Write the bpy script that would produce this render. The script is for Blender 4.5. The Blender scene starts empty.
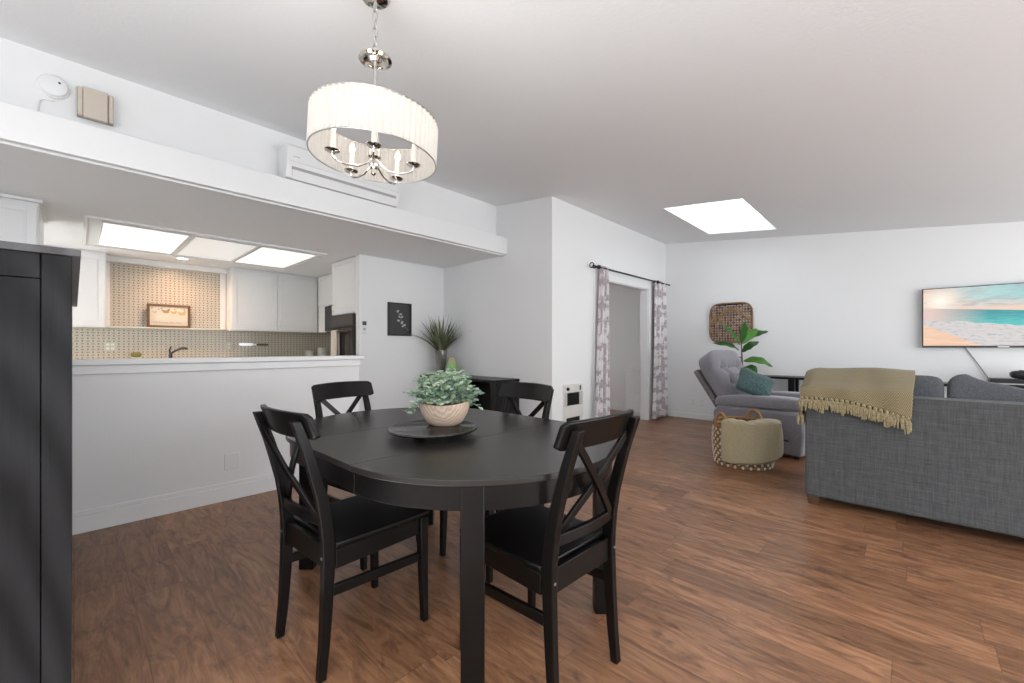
import bpy, math, random
from mathutils import Vector, Matrix
C = bpy.context
SC = C.scene
COL = SC.collection
PI = math.pi
random.seed(7)

# ------------------------------------------------------------------ camera, world, light, exposure
H = 1.13
cam = bpy.data.cameras.new('camera'); camo = bpy.data.objects.new('camera', cam); COL.objects.link(camo)
camo.location = (0, 0, H)
camo.rotation_euler = (PI / 2, 0, math.atan2(399, 418))
cam.sensor_width = 36; cam.lens = 418 / 1024 * 36; cam.shift_y = 5.8 / 1024
cam.clip_start = 0.05; cam.clip_end = 100
SC.camera = camo
SC.view_settings.view_transform = 'Standard'; SC.view_settings.look = 'None'
SC.view_settings.gamma = 1; SC.view_settings.use_curve_mapping = False
SC.view_settings.exposure = 0.38

world = bpy.data.worlds.new('world'); SC.world = world; world.use_nodes = True
bg = world.node_tree.nodes['Background']
bg.inputs['Color'].default_value = (0.90, 0.95, 1.0, 1); bg.inputs['Strength'].default_value = 2.2


def area(name, loc, rot, sx, sy, power, col=(1, 1, 1), spread=180):
    l = bpy.data.lights.new(name, 'AREA'); l.shape = 'RECTANGLE'; l.size = sx; l.size_y = sy
    l.energy = power; l.color = col; l.spread = math.radians(spread)
    o = bpy.data.objects.new(name, l); COL.objects.link(o); o.location = loc; o.rotation_euler = rot
    return o


# daylight that enters through the window wall behind the camera and the window on the right
area('daylight_rear', (-0.2, -3.2, 1.2), (math.radians(-90), 0, 0), 6.4, 2.2, 140, (0.965, 0.985, 1.0))
area('daylight_right', (3.25, 3.3, 1.05), (0, math.radians(90), 0), 1.9, 5.4, 100, (0.965, 0.985, 1.0))
# added upward fill behind the camera, stands in for daylight bounced onto the ceiling
area('ceiling_fill', (0.7, -1.3, 0.2), (math.radians(180), 0, 0), 4.8, 3.6, 128, (0.94, 0.98, 1.0), 125)
# added fill light inside the closed room beyond the doorway
area('hall_fill', (-5.85, 5.3, 1.4), (0, math.radians(-90), 0), 1.6, 2.0, 11, (1, 1, 1))
# added kitchen fill, out of view by the solid left wall
area('kitchen_fill', (-5.9, -1.27, 1.5), (math.radians(-50), 0, 0), 2.2, 1.0, 74, (1, 0.99, 0.97))

# ------------------------------------------------------------------ materials


class NT:
    def __init__(self, name):
        self.m = bpy.data.materials.new(name); self.m.use_nodes = True
        self.t = self.m.node_tree; self.n = self.t.nodes; self.l = self.t.links
        self.b = self.n['Principled BSDF']; self.out = self.n['Material Output']

    def node(self, typ, ins=None, **kw):
        x = self.n.new(typ)
        for k, v in kw.items(): setattr(x, k, v)
        for k, v in (ins or {}).items():
            if isinstance(v, bpy.types.NodeSocket): self.l.new(v, x.inputs[k])
            else: x.inputs[k].default_value = v
        return x

    def math(self, op, a, b=None, c=None):
        ins = {0: a}
        if b is not None: ins[1] = b
        if c is not None: ins[2] = c
        return self.node('ShaderNodeMath', ins, operation=op).outputs[0]

    def coord(self, which='Object'):
        return self.node('ShaderNodeTexCoord').outputs[which]

    def xyz(self, vec):
        s = self.node('ShaderNodeSeparateXYZ', {0: vec}); return s.outputs[0], s.outputs[1], s.outputs[2]

    def comb(self, x, y, z):
        return self.node('ShaderNodeCombineXYZ', {0: x, 1: y, 2: z}).outputs[0]

    def mapping(self, vec, scale=(1, 1, 1), rot=(0, 0, 0), loc=(0, 0, 0)):
        return self.node('ShaderNodeMapping', {'Vector': vec, 'Scale': scale, 'Rotation': rot, 'Location': loc}).outputs[0]

    def noise(self, vec, scale=5., detail=3., rough=.5, dist=0.):
        return self.node('ShaderNodeTexNoise', {'Vector': vec, 'Scale': scale, 'Detail': detail, 'Roughness': rough, 'Distortion': dist}).outputs[0]

    def ramp(self, fac, stops):
        r = self.node('ShaderNodeValToRGB', {0: fac}); e = r.color_ramp.elements
        while len(e) < len(stops): e.new(0.5)
        for i, (p, c) in enumerate(stops):
            e[i].position = p; e[i].color = (c[0], c[1], c[2], 1)
        return r.outputs[0]

    def mix(self, fac, a, b, blend='MIX'):
        x = self.node('ShaderNodeMix', data_type='RGBA', blend_type=blend)
        for k, v in ((0, fac), (6, a), (7, b)):
            if isinstance(v, bpy.types.NodeSocket): self.l.new(v, x.inputs[k])
            elif k == 0: x.inputs[0].default_value = v
            else: x.inputs[k].default_value = (v[0], v[1], v[2], 1)
        return x.outputs[2]

    def bump(self, h, strength=.3, dist=.01):
        b = self.node('ShaderNodeBump', {'Height': h, 'Strength': strength, 'Distance': dist})
        self.l.new(b.outputs[0], self.b.inputs['Normal'])

    def set(self, **kw):
        names = {'color': 'Base Color', 'rough': 'Roughness', 'metal': 'Metallic', 'spec': 'Specular IOR Level',
                 'coat': 'Coat Weight', 'emit': 'Emission Color', 'estr': 'Emission Strength', 'sheen': 'Sheen Weight',
                 'trans': 'Transmission Weight', 'alpha': 'Alpha', 'sss': 'Subsurface Weight'}
        for k, v in kw.items():
            s = self.b.inputs[names[k]]
            if isinstance(v, bpy.types.NodeSocket): self.l.new(v, s)
            elif isinstance(v, (tuple, list)): s.default_value = (v[0], v[1], v[2], 1)
            else: s.default_value = v
        return self.m


def plain(name, col, rough=.5, metal=0., var=.06, bump=0., scale=40, **kw):
    """a painted or moulded surface: a faint procedural mottling and optional fine bump"""
    t = NT(name); co = t.coord()
    n = t.noise(co, scale, 3)
    c = t.mix(n, tuple(x * (1 - var) for x in col), tuple(min(1, x * (1 + var)) for x in col))
    t.set(color=c, rough=rough, metal=metal, **kw)
    if bump: t.bump(n, bump, .004)
    return t.m


M = {}
M['wall'] = plain('wall_paint', (.80, .80, .805), .75, var=.012, bump=.12, scale=90)
M['ceil'] = plain('ceiling_paint', (.83, .84, .855), .85, var=.015, bump=.25, scale=55)
M['trim'] = plain('trim_paint', (.81, .81, .815), .45, var=.01)
M['cab'] = plain('cabinet_paint', (.78, .785, .79), .4, var=.015)
M['plastic'] = plain('white_plastic', (.78, .78, .78), .35, var=.01)
M['offwhite'] = plain('cream_enamel', (.72, .70, .66), .35, var=.015)
M['beige'] = plain('beige_plastic', (.56, .49, .42), .5, var=.03)
M['black'] = plain('black_painted_wood', (.0045, .0038, .0036), .34, var=.25, bump=.04, scale=60, spec=.26)
M['dark'] = plain('black_plastic', (.012, .012, .013), .35, var=.1)
M['darkm'] = plain('dark_grey_metal', (.06, .058, .056), .4, .6)
M['chrome'] = plain('polished_chrome', (.72, .69, .66), .12, 1., var=.03)
M['nickel'] = plain('brushed_nickel', (.55, .54, .52), .3, 1., var=.05)
M['iron'] = plain('black_iron', (.015, .015, .016), .4, .3)
M['shadow'] = plain('cavity_shade', (.006, .006, .006), .8)  # near-black that paints shade into openings and the cabinet interior
M['steel'] = plain('knife_steel', (.75, .76, .78), .3, .6)
M['plate'] = plain('almond_plastic', (.52, .50, .42), .4)
M['candle'] = plain('candle_sleeve', (.85, .82, .76), .5)
M['sponge'] = plain('yellow_sponge', (.26, .23, .07), .9, var=.3, bump=.5, scale=120)
M['ceramic'] = plain('pale_ceramic', (.62, .64, .58), .3, var=.04)
M['dotleg'] = plain('brown_wood_leg', (.09, .05, .028), .4, var=.3, scale=20)
M['pot'] = plain('grey_pot', (.10, .12, .12), .6, var=.15)
M['stem'] = plain('plant_stem', (.06, .05, .025), .7, var=.3)
M['cord'] = plain('grey_cord', (.30, .30, .31), .5)


def wood_floor():
    t = NT('wood_plank_floor'); x, y, z = t.xyz(t.coord())
    W, L = .185, 1.22
    row = t.math('FLOOR', t.math('DIVIDE', y, W))
    rr = t.node('ShaderNodeTexWhiteNoise', {'W': row}, noise_dimensions='1D').outputs[0]
    xo = t.math('ADD', t.math('DIVIDE', x, L), t.math('MULTIPLY', rr, 7.3))
    idx = t.math('FLOOR', xo)
    cell = t.node('ShaderNodeTexWhiteNoise', {'Vector': t.comb(row, idx, 0.)}, noise_dimensions='2D')
    rnd = cell.outputs[0]
    off = t.math('MULTIPLY', rnd, 37.)
    v = t.comb(t.math('ADD', x, off), t.math('ADD', y, t.math('MULTIPLY', rnd, 11.)), 0.)
    g1 = t.noise(t.mapping(v, (1.5, 9, 1)), 1.5, 6, .62, 2.6)
    g2 = t.noise(t.mapping(v, (5, 90, 1)), 2.2, 4, .6, .4)
    g3 = t.noise(t.mapping(v, (2.2, 5.5, 1)), 1.3, 4, .6, 2.2)
    base = t.ramp(g1, [(.24, (.115, .050, .025)), (.42, (.245, .112, .054)), (.56, (.355, .174, .088)), (.76, (.46, .25, .138))])
    c = t.mix(t.math('MULTIPLY', g2, .42), base, (.115, .055, .034))
    knot = t.ramp(g3, [(.54, (0, 0, 0)), (.72, (1, 1, 1))])
    c = t.mix(t.math('MULTIPLY', knot, .75), c, (.085, .042, .028))
    tone = t.math('ADD', .76, t.math('MULTIPLY', rnd, .48))
    c = t.mix(1., c, t.comb(tone, tone, tone), 'MULTIPLY')
    fy = t.math('FRACT', t.math('DIVIDE', y, W)); fx = t.math('FRACT', xo)
    ey = t.math('LESS_THAN', t.math('MINIMUM', fy, t.math('SUBTRACT', 1., fy)), .008)
    ex = t.math('LESS_THAN', t.math('MINIMUM', fx, t.math('SUBTRACT', 1., fx)), .0013)
    seam = t.math('MAXIMUM', ey, ex)
    c = t.mix(t.math('MULTIPLY', seam, .38), c, (.03, .015, .01))
    r = t.math('ADD', .27, t.math('MULTIPLY', g2, .16))
    t.set(color=c, rough=r, spec=.5)
    t.bump(t.math('SUBTRACT', g2, t.math('MULTIPLY', seam, 1.5)), .12, .003)
    return t.m


M['floor'] = wood_floor()


def grain(name, c0, c1, rough, sc=(30, 30, 1.5), rings=False, bump=.15, spec=.4, rs=9.):
    t = NT(name); co = t.coord()
    n = t.noise(t.mapping(co, sc), 2.0, 5, .6, .8)
    if rings:
        w = t.node('ShaderNodeTexWave', {'Vector': t.mapping(co, (1, .55, .16)), 'Scale': rs, 'Distortion': 5., 'Detail': 2., 'Detail Scale': 1.}, wave_type='RINGS').outputs['Fac']
        n = t.math('ADD', t.math('MULTIPLY', n, .5), t.math('MULTIPLY', w, .5))
    t.set(color=t.mix(n, c0, c1), rough=rough, spec=spec)
    t.bump(n, bump, .003)
    return t.m


M['hutch'] = grain('black_brown_stained_pine', (.002, .0018, .002), (.020, .019, .0205), .33, (22, 22, 1.2), True, .5, .15)
M['tabletop'] = grain('black_brown_ash_veneer', (.010, .0085, .0078), (.024, .0205, .0185), .32, (2, 34, 8), False, .10, .5)
M['bowlwood'] = grain('pale_carved_wood', (.40, .265, .185), (.70, .555, .44), .55, (9, 9, 40), True, .1, .4, 60.)
M['framewood'] = grain('brown_frame_wood', (.10, .045, .018), (.20, .10, .04), .45, (8, 30, 8))


def weave_tile():
    t = NT('basketweave_tile'); x, y, z = t.xyz(t.coord())
    a = t.math('DIVIDE', y, .047); b = t.math('DIVIDE', z, .035)
    ia = t.math('FLOOR', a); ib = t.math('FLOOR', b)
    fa = t.math('SUBTRACT', t.math('FRACT', a), .5); fb = t.math('SUBTRACT', t.math('FRACT', b), .5)
    par = t.math('MODULO', t.math('ABSOLUTE', t.math('ADD', ia, ib)), 2.)
    ua = t.math('MULTIPLY', t.math('ABSOLUTE', fa), t.math('ADD', 1., t.math('MULTIPLY', par, .9)))
    ub = t.math('MULTIPLY', t.math('ABSOLUTE', fb), t.math('ADD', 1.9, t.math('MULTIPLY', par, -.9)))
    dot = t.math('LESS_THAN', t.math('MAXIMUM', ua, ub), .33)
    grout = t.math('GREATER_THAN', t.math('MAXIMUM', t.math('ABSOLUTE', fa), t.math('ABSOLUTE', fb)), .46)
    n = t.noise(t.coord(), 12, 2)
    base = t.mix(n, (.49, .445, .37), (.59, .54, .455))
    c = t.mix(t.math('MULTIPLY', grout, .6), base, (.40, .37, .31))
    c = t.mix(t.math('MULTIPLY', dot, .85), c, (.20, .155, .115))
    t.set(color=c, rough=.3)
    return t.m


M['tile'] = weave_tile()


def fabric(name, c0, c1, sx=220, streak=None, rough=.95, bump=.3, sheen=.1):
    t = NT(name); co = t.coord()
    n = t.noise(co, sx, 2)
    if streak:
        a = t.noise(t.mapping(co, (streak[0], streak[1], streak[2])), 1., 3, .6)
        b = t.noise(t.mapping(co, (streak[2], streak[1], streak[0])), 1., 3, .6)
        n = t.math('ADD', t.math('MULTIPLY', n, .25), t.math('MULTIPLY', t.math('ADD', a, b), .375))
    c = t.ramp(n, [(.33, c0), (.67, c1)])
    t.set(color=c, rough=rough, sheen=sheen, spec=.2)
    t.bump(n, bump, .004)
    return t.m


M['sofa'] = fabric('grey_linen_weave', (.048, .049, .051), (.115, .117, .120), 150, (9, 60, 150), bump=.25)
M['sofa_cushion'] = fabric('grey_cushion_weave', (.07, .073, .082), (.115, .12, .132), 160, bump=.2)
M['recliner'] = fabric('lilac_grey_plush', (.175, .168, .19), (.225, .217, .245), 90, bump=.08, sheen=.4)
M['recliner_dark'] = fabric('dark_grey_plush', (.125, .112, .118), (.17, .155, .163), 60, bump=.1)
M['teal'] = fabric('teal_velvet', (.028, .055, .058), (.075, .125, .125), 70, bump=.15, sheen=.2)
M['basket_throw'] = fabric('khaki_fleece', (.34, .285, .18), (.42, .36, .235), 130, bump=.35, sheen=.3)
M['towel'] = fabric('cream_towel', (.60, .52, .44), (.74, .67, .58), 80)


def knit():
    t = NT('khaki_chevron_knit'); uv = t.node('ShaderNodeUVMap').outputs[0]; u, v, w = t.xyz(uv)
    zig = t.math('ABSOLUTE', t.math('SUBTRACT', t.math('FRACT', t.math('MULTIPLY', u, 4.)), .5))
    ph = t.math('ADD', t.math('MULTIPLY', v, 40.), t.math('MULTIPLY', zig, 13.))
    s = t.math('ADD', .5, t.math('MULTIPLY', t.math('SINE', t.math('MULTIPLY', ph, 2 * PI)), .5))
    n = t.noise(t.coord(), 120, 2)
    c = t.mix(s, (.17, .132, .075), (.35, .295, .18))
    c = t.mix(t.math('MULTIPLY', n, .3), c, (.2, .15, .07))
    t.set(color=c, rough=.95, spec=.1, sheen=.2)
    t.bump(s, .6, .006)
    return t.m


M['knit'] = knit()
M['fringe'] = fabric('khaki_yarn', (.24, .19, .11), (.38, .32, .19), 90, bump=.4)


def rope(name, c0, c1, fx=60.):
    t = NT(name); x, y, z = t.xyz(t.coord())
    w = t.node('ShaderNodeTexWave', {'Vector': t.comb(x, y, t.math('MULTIPLY', z, 1.)), 'Scale': fx / 2.5, 'Distortion': 1.5}, bands_direction='DIAGONAL').outputs['Fac']
    n = t.noise(t.coord(), 60, 3)
    c = t.mix(t.math('ADD', t.math('MULTIPLY', w, .5), t.math('MULTIPLY', n, .5)), c0, c1)
    t.set(color=c, rough=.85, spec=.2); t.bump(w, .5, .004)
    return t.m


M['rope'] = rope('seagrass_rope', (.17, .085, .035), (.48, .29, .14))
M['ropewhite'] = rope('white_cotton_rope', (.55, .47, .38), (.78, .72, .63))
M['bamboo'] = rope('split_bamboo', (.15, .08, .05), (.38, .235, .15), 40)
def bamboo_mat():
    t = NT('woven_bamboo')
    g = t.node('ShaderNodeNewGeometry').outputs['Random Per Island']
    n = t.noise(t.mapping(t.coord(), (60, 60, 60)), 1.5, 3)
    c = t.ramp(t.math('ADD', t.math('MULTIPLY', g, .6), t.math('MULTIPLY', n, .4)), [(.2, (.10, .05, .032)), (.5, (.23, .13, .08)), (.8, (.44, .29, .19))])
    t.set(color=c, rough=.6); return t.m


M['bamboo_weave'] = bamboo_mat()
M['bamboo_dark'] = rope('dark_bamboo', (.02, .011, .007), (.06, .032, .02), 40)
M['bamboo_light'] = rope('light_bamboo', (.26, .15, .075), (.38, .25, .14), 40)


def leafmat(name, stops, rough=.5, trans=.25):
    t = NT(name)
    g = t.node('ShaderNodeNewGeometry').outputs['Random Per Island']
    n = t.noise(t.coord(), 9, 3)
    c = t.ramp(t.math('ADD', t.math('MULTIPLY', g, .7), t.math('MULTIPLY', n, .3)), stops)
    t.set(color=c, rough=rough, spec=.4)
    tr = t.node('ShaderNodeBsdfTranslucent', {'Color': c})
    mx = t.node('ShaderNodeMixShader', {0: trans, 1: t.b.outputs[0], 2: tr.outputs[0]})
    t.l.new(mx.outputs[0], t.out.inputs[0])
    return t.m


M['euca'] = leafmat('sage_leaves', [(.15, (.34, .48, .40)), (.45, (.48, .62, .53)), (.62, (.60, .70, .46)), (.85, (.72, .80, .68))], .6, .35)
M['grass'] = leafmat('olive_blades', [(.1, (.075, .088, .050)), (.5, (.16, .185, .105)), (.9, (.32, .34, .20))], .5)
M['fig'] = leafmat('glossy_fig_leaves', [(.1, (.018, .07, .018)), (.45, (.04, .15, .025)), (.70, (.10, .30, .04)), (.9, (.20, .46, .08))], .3, .3)


def curtain_mat():
    t = NT('printed_curtain'); uv = t.node('ShaderNodeUVMap').outputs[0]; u, v, w = t.xyz(uv)
    vec = t.comb(t.math('MULTIPLY', u, 3.0), t.math('MULTIPLY', v, 13.), 0.)
    vo = t.node('ShaderNodeTexVoronoi', {'Vector': vec, 'Scale': 1., 'Randomness': .45}, distance='EUCLIDEAN').outputs['Distance']
    n = t.noise(vec, 3.0, 3, .6, .8)
    f = t.math('ADD', vo, t.math('MULTIPLY', t.math('SUBTRACT', n, .5), .9))
    c = t.ramp(f, [(.34, (.90, .87, .87)), (.48, (.80, .75, .76)), (.57, (.50, .43, .46)), (.78, (.64, .57, .60))])
    t.set(color=c, rough=.9, spec=.1)
    tr = t.node('ShaderNodeBsdfTranslucent', {'Color': c})
    mx = t.node('ShaderNodeMixShader', {0: .25, 1: t.b.outputs[0], 2: tr.outputs[0]})
    t.l.new(mx.outputs[0], t.out.inputs[0])
    return t.m


M['curtain'] = curtain_mat()


def emitter(name, col, s, tex=False):
    t = NT(name)
    c = t.mix(t.noise(t.coord(), 60, 2), tuple(x * .97 for x in col), col)
    t.set(color=(.8, .8, .8), emit=c, estr=s, rough=.4)
    return t.m


M['bulb'] = emitter('warm_bulb', (1, .86, .70), 2.5)
M['can'] = emitter('warm_downlight', (1, .82, .60), 9.)
M['diff_on'] = emitter('lit_diffuser', (1, .965, .86), .70)
M['diff_dim'] = emitter('dim_diffuser', (1, 1, .98), .30)


def thin(name, col, trans, gloss=.08):
    """thin translucent sheet: pane of glass or lamp shade cloth"""
    t = NT(name)
    tr = t.node('ShaderNodeBsdfTransparent', {'Color': (*col, 1)})
    gl = t.node('ShaderNodeBsdfGlossy', {'Roughness': .05})
    mx = t.node('ShaderNodeMixShader', {0: gloss, 1: tr.outputs[0], 2: gl.outputs[0]})
    t.l.new(mx.outputs[0], t.out.inputs[0])
    return t.m


M['glass'] = thin('clear_glass', (.97, .985, .98), 1.)


def shade_mat():
    t = NT('pleated_shade_cloth')
    n = t.noise(t.coord(), 90, 2)
    c = t.mix(n, (.70, .685, .66), (.80, .79, .77))
    t.set(color=c, rough=.9)
    tr = t.node('ShaderNodeBsdfTranslucent', {'Color': c})
    mx = t.node('ShaderNodeMixShader', {0: .5, 1: t.b.outputs[0], 2: tr.outputs[0]})
    t.l.new(mx.outputs[0], t.out.inputs[0])
    return t.m


M['shade'] = shade_mat()


def vase_glass():
    t = NT('highlit_smoky_glass')
    x, y, z = t.xyz(t.coord())
    n = t.noise(t.mapping(t.coord(), (40, 40, 2)), 1.5, 3)
    t.set(color=t.mix(n, (.05, .05, .05), (.50, .48, .45)), rough=.15, metal=.6)  # vertical highlights on the glass painted in as pale streaks
    return t.m


M['vaseglass'] = vase_glass()


def candle_mat():
    t = NT('green_ombre_wax'); x, y, z = t.xyz(t.coord())
    f = t.math('DIVIDE', z, .26)
    n = t.noise(t.coord(), 20, 2)
    f = t.math('ADD', f, t.math('MULTIPLY', t.math('SUBTRACT', n, .5), .15))
    t.set(color=t.ramp(f, [(.0, (.20, .42, .12)), (.55, (.26, .46, .17)), (.8, (.42, .36, .24)), (1., (.44, .33, .26))]), rough=.5, sss=.1)
    return t.m


M['wax'] = candle_mat()


def tv_screen():
    t = NT('lit_beach_picture'); uv = t.node('ShaderNodeUVMap').outputs[0]; u, v, w = t.xyz(uv)
    sky = t.ramp(t.math('ADD', u, t.math('MULTIPLY', v, .25)), [(.12, (.92, .62, .42)), (.36, (.80, .60, .50)), (.55, (.48, .68, .66)), (1., (.28, .62, .64))])
    sky = t.mix(t.ramp(v, [(.62, (1, 1, 1)), (.80, (0, 0, 0))]), sky, (.86, .62, .50))
    cl = t.noise(t.mapping(uv, (4, 9, 1)), 1.8, 4, .6)
    clm = t.math('MULTIPLY', t.ramp(cl, [(.45, (0, 0, 0)), (.60, (1, 1, 1))]), t.ramp(v, [(.64, (0, 0, 0)), (.70, (1, 1, 1)), (.86, (.3, .3, .3)), (.95, (.6, .6, .6))]))
    sky = t.mix(t.math('MULTIPLY', clm, .75), sky, (.42, .34, .38))
    d = t.node('ShaderNodeVectorMath', {0: t.mapping(uv, (1.77, 1, 1)), 1: (.20, .78, 0)}, operation='DISTANCE').outputs['Value']
    sun = t.ramp(d, [(.03, (1, 1, 1)), (.28, (0, 0, 0))])
    sky = t.mix(sun, sky, (1.0, .95, .82))
    seav = t.noise(t.mapping(uv, (5, 30, 1)), 2, 4, .6)
    sea = t.ramp(t.math('ADD', t.math('MULTIPLY', seav, .45), t.math('MULTIPLY', v, .9)), [(.55, (.05, .52, .50)), (.72, (.01, .30, .33)), (.85, (.02, .22, .27))])
    sea = t.mix(t.ramp(u, [(.05, (1, 1, 1)), (.42, (0, 0, 0))]), sea, (.78, .56, .50))
    fo = t.noise(t.mapping(uv, (9, 16, 1)), 2.2, 5, .65, .5)
    foam = t.ramp(fo, [(.32, (.30, .38, .45)), (.44, (.60, .58, .58)), (.65, (.72, .64, .61))])
    sand = t.ramp(t.noise(t.mapping(uv, (2, 7, 1)), 2, 3), [(.3, (.86, .47, .28)), (.7, (.90, .66, .50))])
    n = t.noise(t.mapping(uv, (4, 2, 1)), 2, 3)
    # boundary sea / foam falls to the right, boundary foam / sand too
    b1 = t.math('ADD', t.math('SUBTRACT', .46, t.math('MULTIPLY', u, .20)), t.math('MULTIPLY', t.math('SUBTRACT', n, .5), .10))
    b2 = t.math('ADD', t.math('SUBTRACT', .38, t.math('MULTIPLY', u, 1.0)), t.math('MULTIPLY', t.math('SUBTRACT', n, .5), .12))
    hz_ = t.math('SUBTRACT', .667, t.math('MULTIPLY', u, .155))
    c = t.mix(t.math('GREATER_THAN', v, b1), foam, sea)
    c = t.mix(t.math('LESS_THAN', v, b2), c, sand)
    c = t.mix(t.math('GREATER_THAN', v, hz_), c, sky)
    t.set(color=(.02, .02, .02), rough=.25, emit=c, estr=.72)
    return t.m


M['screen'] = tv_screen()

# ------------------------------------------------------------------ mesh builder


class MB:
    def __init__(self): self.v = []; self.f = []; self.uv = None

    def add(self, vs, fs):
        n = len(self.v); self.v += [Vector(p) for p in vs]; self.f += [tuple(i + n for i in f) for f in fs]; return self

    def xform(self, m, start=0):
        for i in range(start, len(self.v)): self.v[i] = m @ self.v[i]
        return self

    def box(self, x0, x1, y0, y1, z0, z1):
        return self.add([(x0, y0, z0), (x1, y0, z0), (x1, y1, z0), (x0, y1, z0), (x0, y0, z1), (x1, y0, z1), (x1, y1, z1), (x0, y1, z1)],
                        [(0, 3, 2, 1), (4, 5, 6, 7), (0, 1, 5, 4), (1, 2, 6, 5), (2, 3, 7, 6), (3, 0, 4, 7)])

    def obox(self, c, size, m=None):
        n = len(self.v); a, b, d = size[0] / 2, size[1] / 2, size[2] / 2
        self.box(-a, a, -b, b, -d, d); mm = Matrix.Translation(c) @ (m.to_4x4() if m else Matrix())
        return self.xform(mm, n)

    def loft(self, secs, closed=False, caps=True):
        """secs: list of equal-length rings of points"""
        n = len(secs[0]); vs = [p for s in secs for p in s]; fs = []
        m = len(secs)
        for i in range(m if closed else m - 1):
            j = (i + 1) % m
            for k in range(n):
                l = (k + 1) % n; fs.append((i * n + k, i * n + l, j * n + l, j * n + k))
        if caps and not closed:
            fs.append(tuple(reversed(range(n)))); fs.append(tuple((m - 1) * n + k for k in range(n)))
        return self.add(vs, fs)

    def tube(self, pts, r, seg=8, closed=False, caps=True):
        pts = [Vector(p) for p in pts]; n = len(pts)
        rs = r if isinstance(r, (list, tuple)) else [r] * n
        T = []
        for i in range(n):
            a = pts[(i - 1) % n] if (closed or i > 0) else pts[i]; b = pts[(i + 1) % n] if (closed or i < n - 1) else pts[i]
            T.append((b - a).normalized())
        u = T[0].orthogonal().normalized(); secs = []
        for i in range(n):
            u = (u - T[i] * u.dot(T[i]))
            u = u.normalized() if u.length > 1e-6 else T[i].orthogonal().normalized()
            w = T[i].cross(u)
            secs.append([pts[i] + (u * math.cos(2 * PI * k / seg) + w * math.sin(2 * PI * k / seg)) * rs[i] for k in range(seg)])
        return self.loft(secs, closed, caps)

    def cyl(self, p0, p1, r0, r1=None, seg=24):
        return self.tube([p0, p1], [r0, r0 if r1 is None else r1], seg)

    def lathe(self, prof, seg=32, c=(0, 0, 0), closed=False):
        secs = [[(c[0] + r * math.cos(2 * PI * k / seg), c[1] + r * math.sin(2 * PI * k / seg), c[2] + z) for r, z in prof] for k in range(seg)]
        n = len(prof); vs = [p for s in secs for p in s]; fs = []
        for k in range(seg):
            l = (k + 1) % seg
            for i in range(n if closed else n - 1):
                j = (i + 1) % n
                if not closed and prof[i][0] < 1e-6 and prof[j][0] < 1e-6: continue
                fs.append((k * n + i, l * n + i, l * n + j, k * n + j))
        return self.add(vs, fs)

    def prism(self, poly, z0, z1):
        n = len(poly)
        return self.add([(x, y, z0) for x, y in poly] + [(x, y, z1) for x, y in poly],
                        [tuple(reversed(range(n))), tuple(range(n, 2 * n))] + [(k, (k + 1) % n, n + (k + 1) % n, n + k) for k in range(n)])

    def grid(self, fn, nu, nv, wrap_u=False):
        vs = [fn(i / nu, j / nv) for j in range(nv + 1) for i in range(nu + 1)]
        w = nu + 1; fs = [(j * w + i, j * w + i + 1, (j + 1) * w + i + 1, (j + 1) * w + i) for j in range(nv) for i in range(nu)]
        self.add(vs, fs)
        self.uv = [(i / nu, j / nv) for j in range(nv + 1) for i in range(nu + 1)]
        return self

    def pillow(self, size, e1=.35, e2=.35, nu=28, nv=16, m=None, fn=None):
        """superellipsoid; size = full extents"""
        n = len(self.v); a, b, c = [s / 2 for s in size]

        def p(x, e): return math.copysign(abs(x) ** e, x)
        vs = []; fs = []
        for j in range(1, nv):
            f = -PI / 2 + PI * j / nv
            for i in range(nu):
                t = 2 * PI * i / nu
                q = Vector((a * p(math.cos(f), e1) * p(math.cos(t), e2), b * p(math.cos(f), e1) * p(math.sin(t), e2), c * p(math.sin(f), e1)))
                vs.append(fn(q) if fn else q)
        bot = Vector((0, 0, -c)); top = Vector((0, 0, c))
        vs += [fn(bot) if fn else bot, fn(top) if fn else top]
        for j in range(nv - 2):
            for i in range(nu):
                k = (i + 1) % nu; fs.append((j * nu + i, j * nu + k, (j + 1) * nu + k, (j + 1) * nu + i))
        B = (nv - 1) * nu; T = B + 1
        for i in range(nu):
            k = (i + 1) % nu; fs.append((B, k, i)); fs.append((T, (nv - 2) * nu + i, (nv - 2) * nu + k))
        self.add(vs, fs)
        if m is not None: self.xform(m, n)
        return self

    def build(self, name, mat, parent=None, bevel=0., seg=2, angle=35, origin=None, subsurf=0, solid=0., world=True):
        """world=True: vertices are in world space; they are made local to the parent (or origin)"""
        off = Vector((0, 0, 0))
        if origin is not None: off = Vector(origin)
        elif parent is not None and world:
            q = parent
            while q is not None: off += q.location; q = q.parent
        me = bpy.data.meshes.new(name)
        me.from_pydata([v - off for v in self.v], [], self.f); me.validate()
        if self.uv and len(self.uv) == len(me.vertices):
            ul = me.uv_layers.new(name='UVMap')
            for lp in me.loops: ul.data[lp.index].uv = self.uv[lp.vertex_index]
        me.materials.append(M[mat] if isinstance(mat, str) else mat)
        me.polygons.foreach_set('use_smooth', [True] * len(me.polygons))
        me.update()
        me.set_sharp_from_angle(angle=math.radians(angle))
        o = bpy.data.objects.new(name, me); COL.objects.link(o)
        if origin is not None: o.location = origin
        if parent is not None: o.parent = parent
        if bevel:
            b = o.modifiers.new('bevel', 'BEVEL'); b.width = bevel; b.segments = seg; b.limit_method = 'ANGLE'; b.angle_limit = math.radians(40); b.harden_normals = False
        if solid:
            s = o.modifiers.new('solid', 'SOLIDIFY'); s.thickness = solid; s.offset = 0
        if subsurf:
            s = o.modifiers.new('sub', 'SUBSURF'); s.levels = subsurf; s.render_levels = subsurf
        return o


def bx(*a): return MB().box(*a)


def tag(o, label, cat, group=None, kind=None):
    o['label'] = label; o['category'] = cat
    if group: o['group'] = group
    if kind: o['kind'] = kind
    return o


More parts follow.
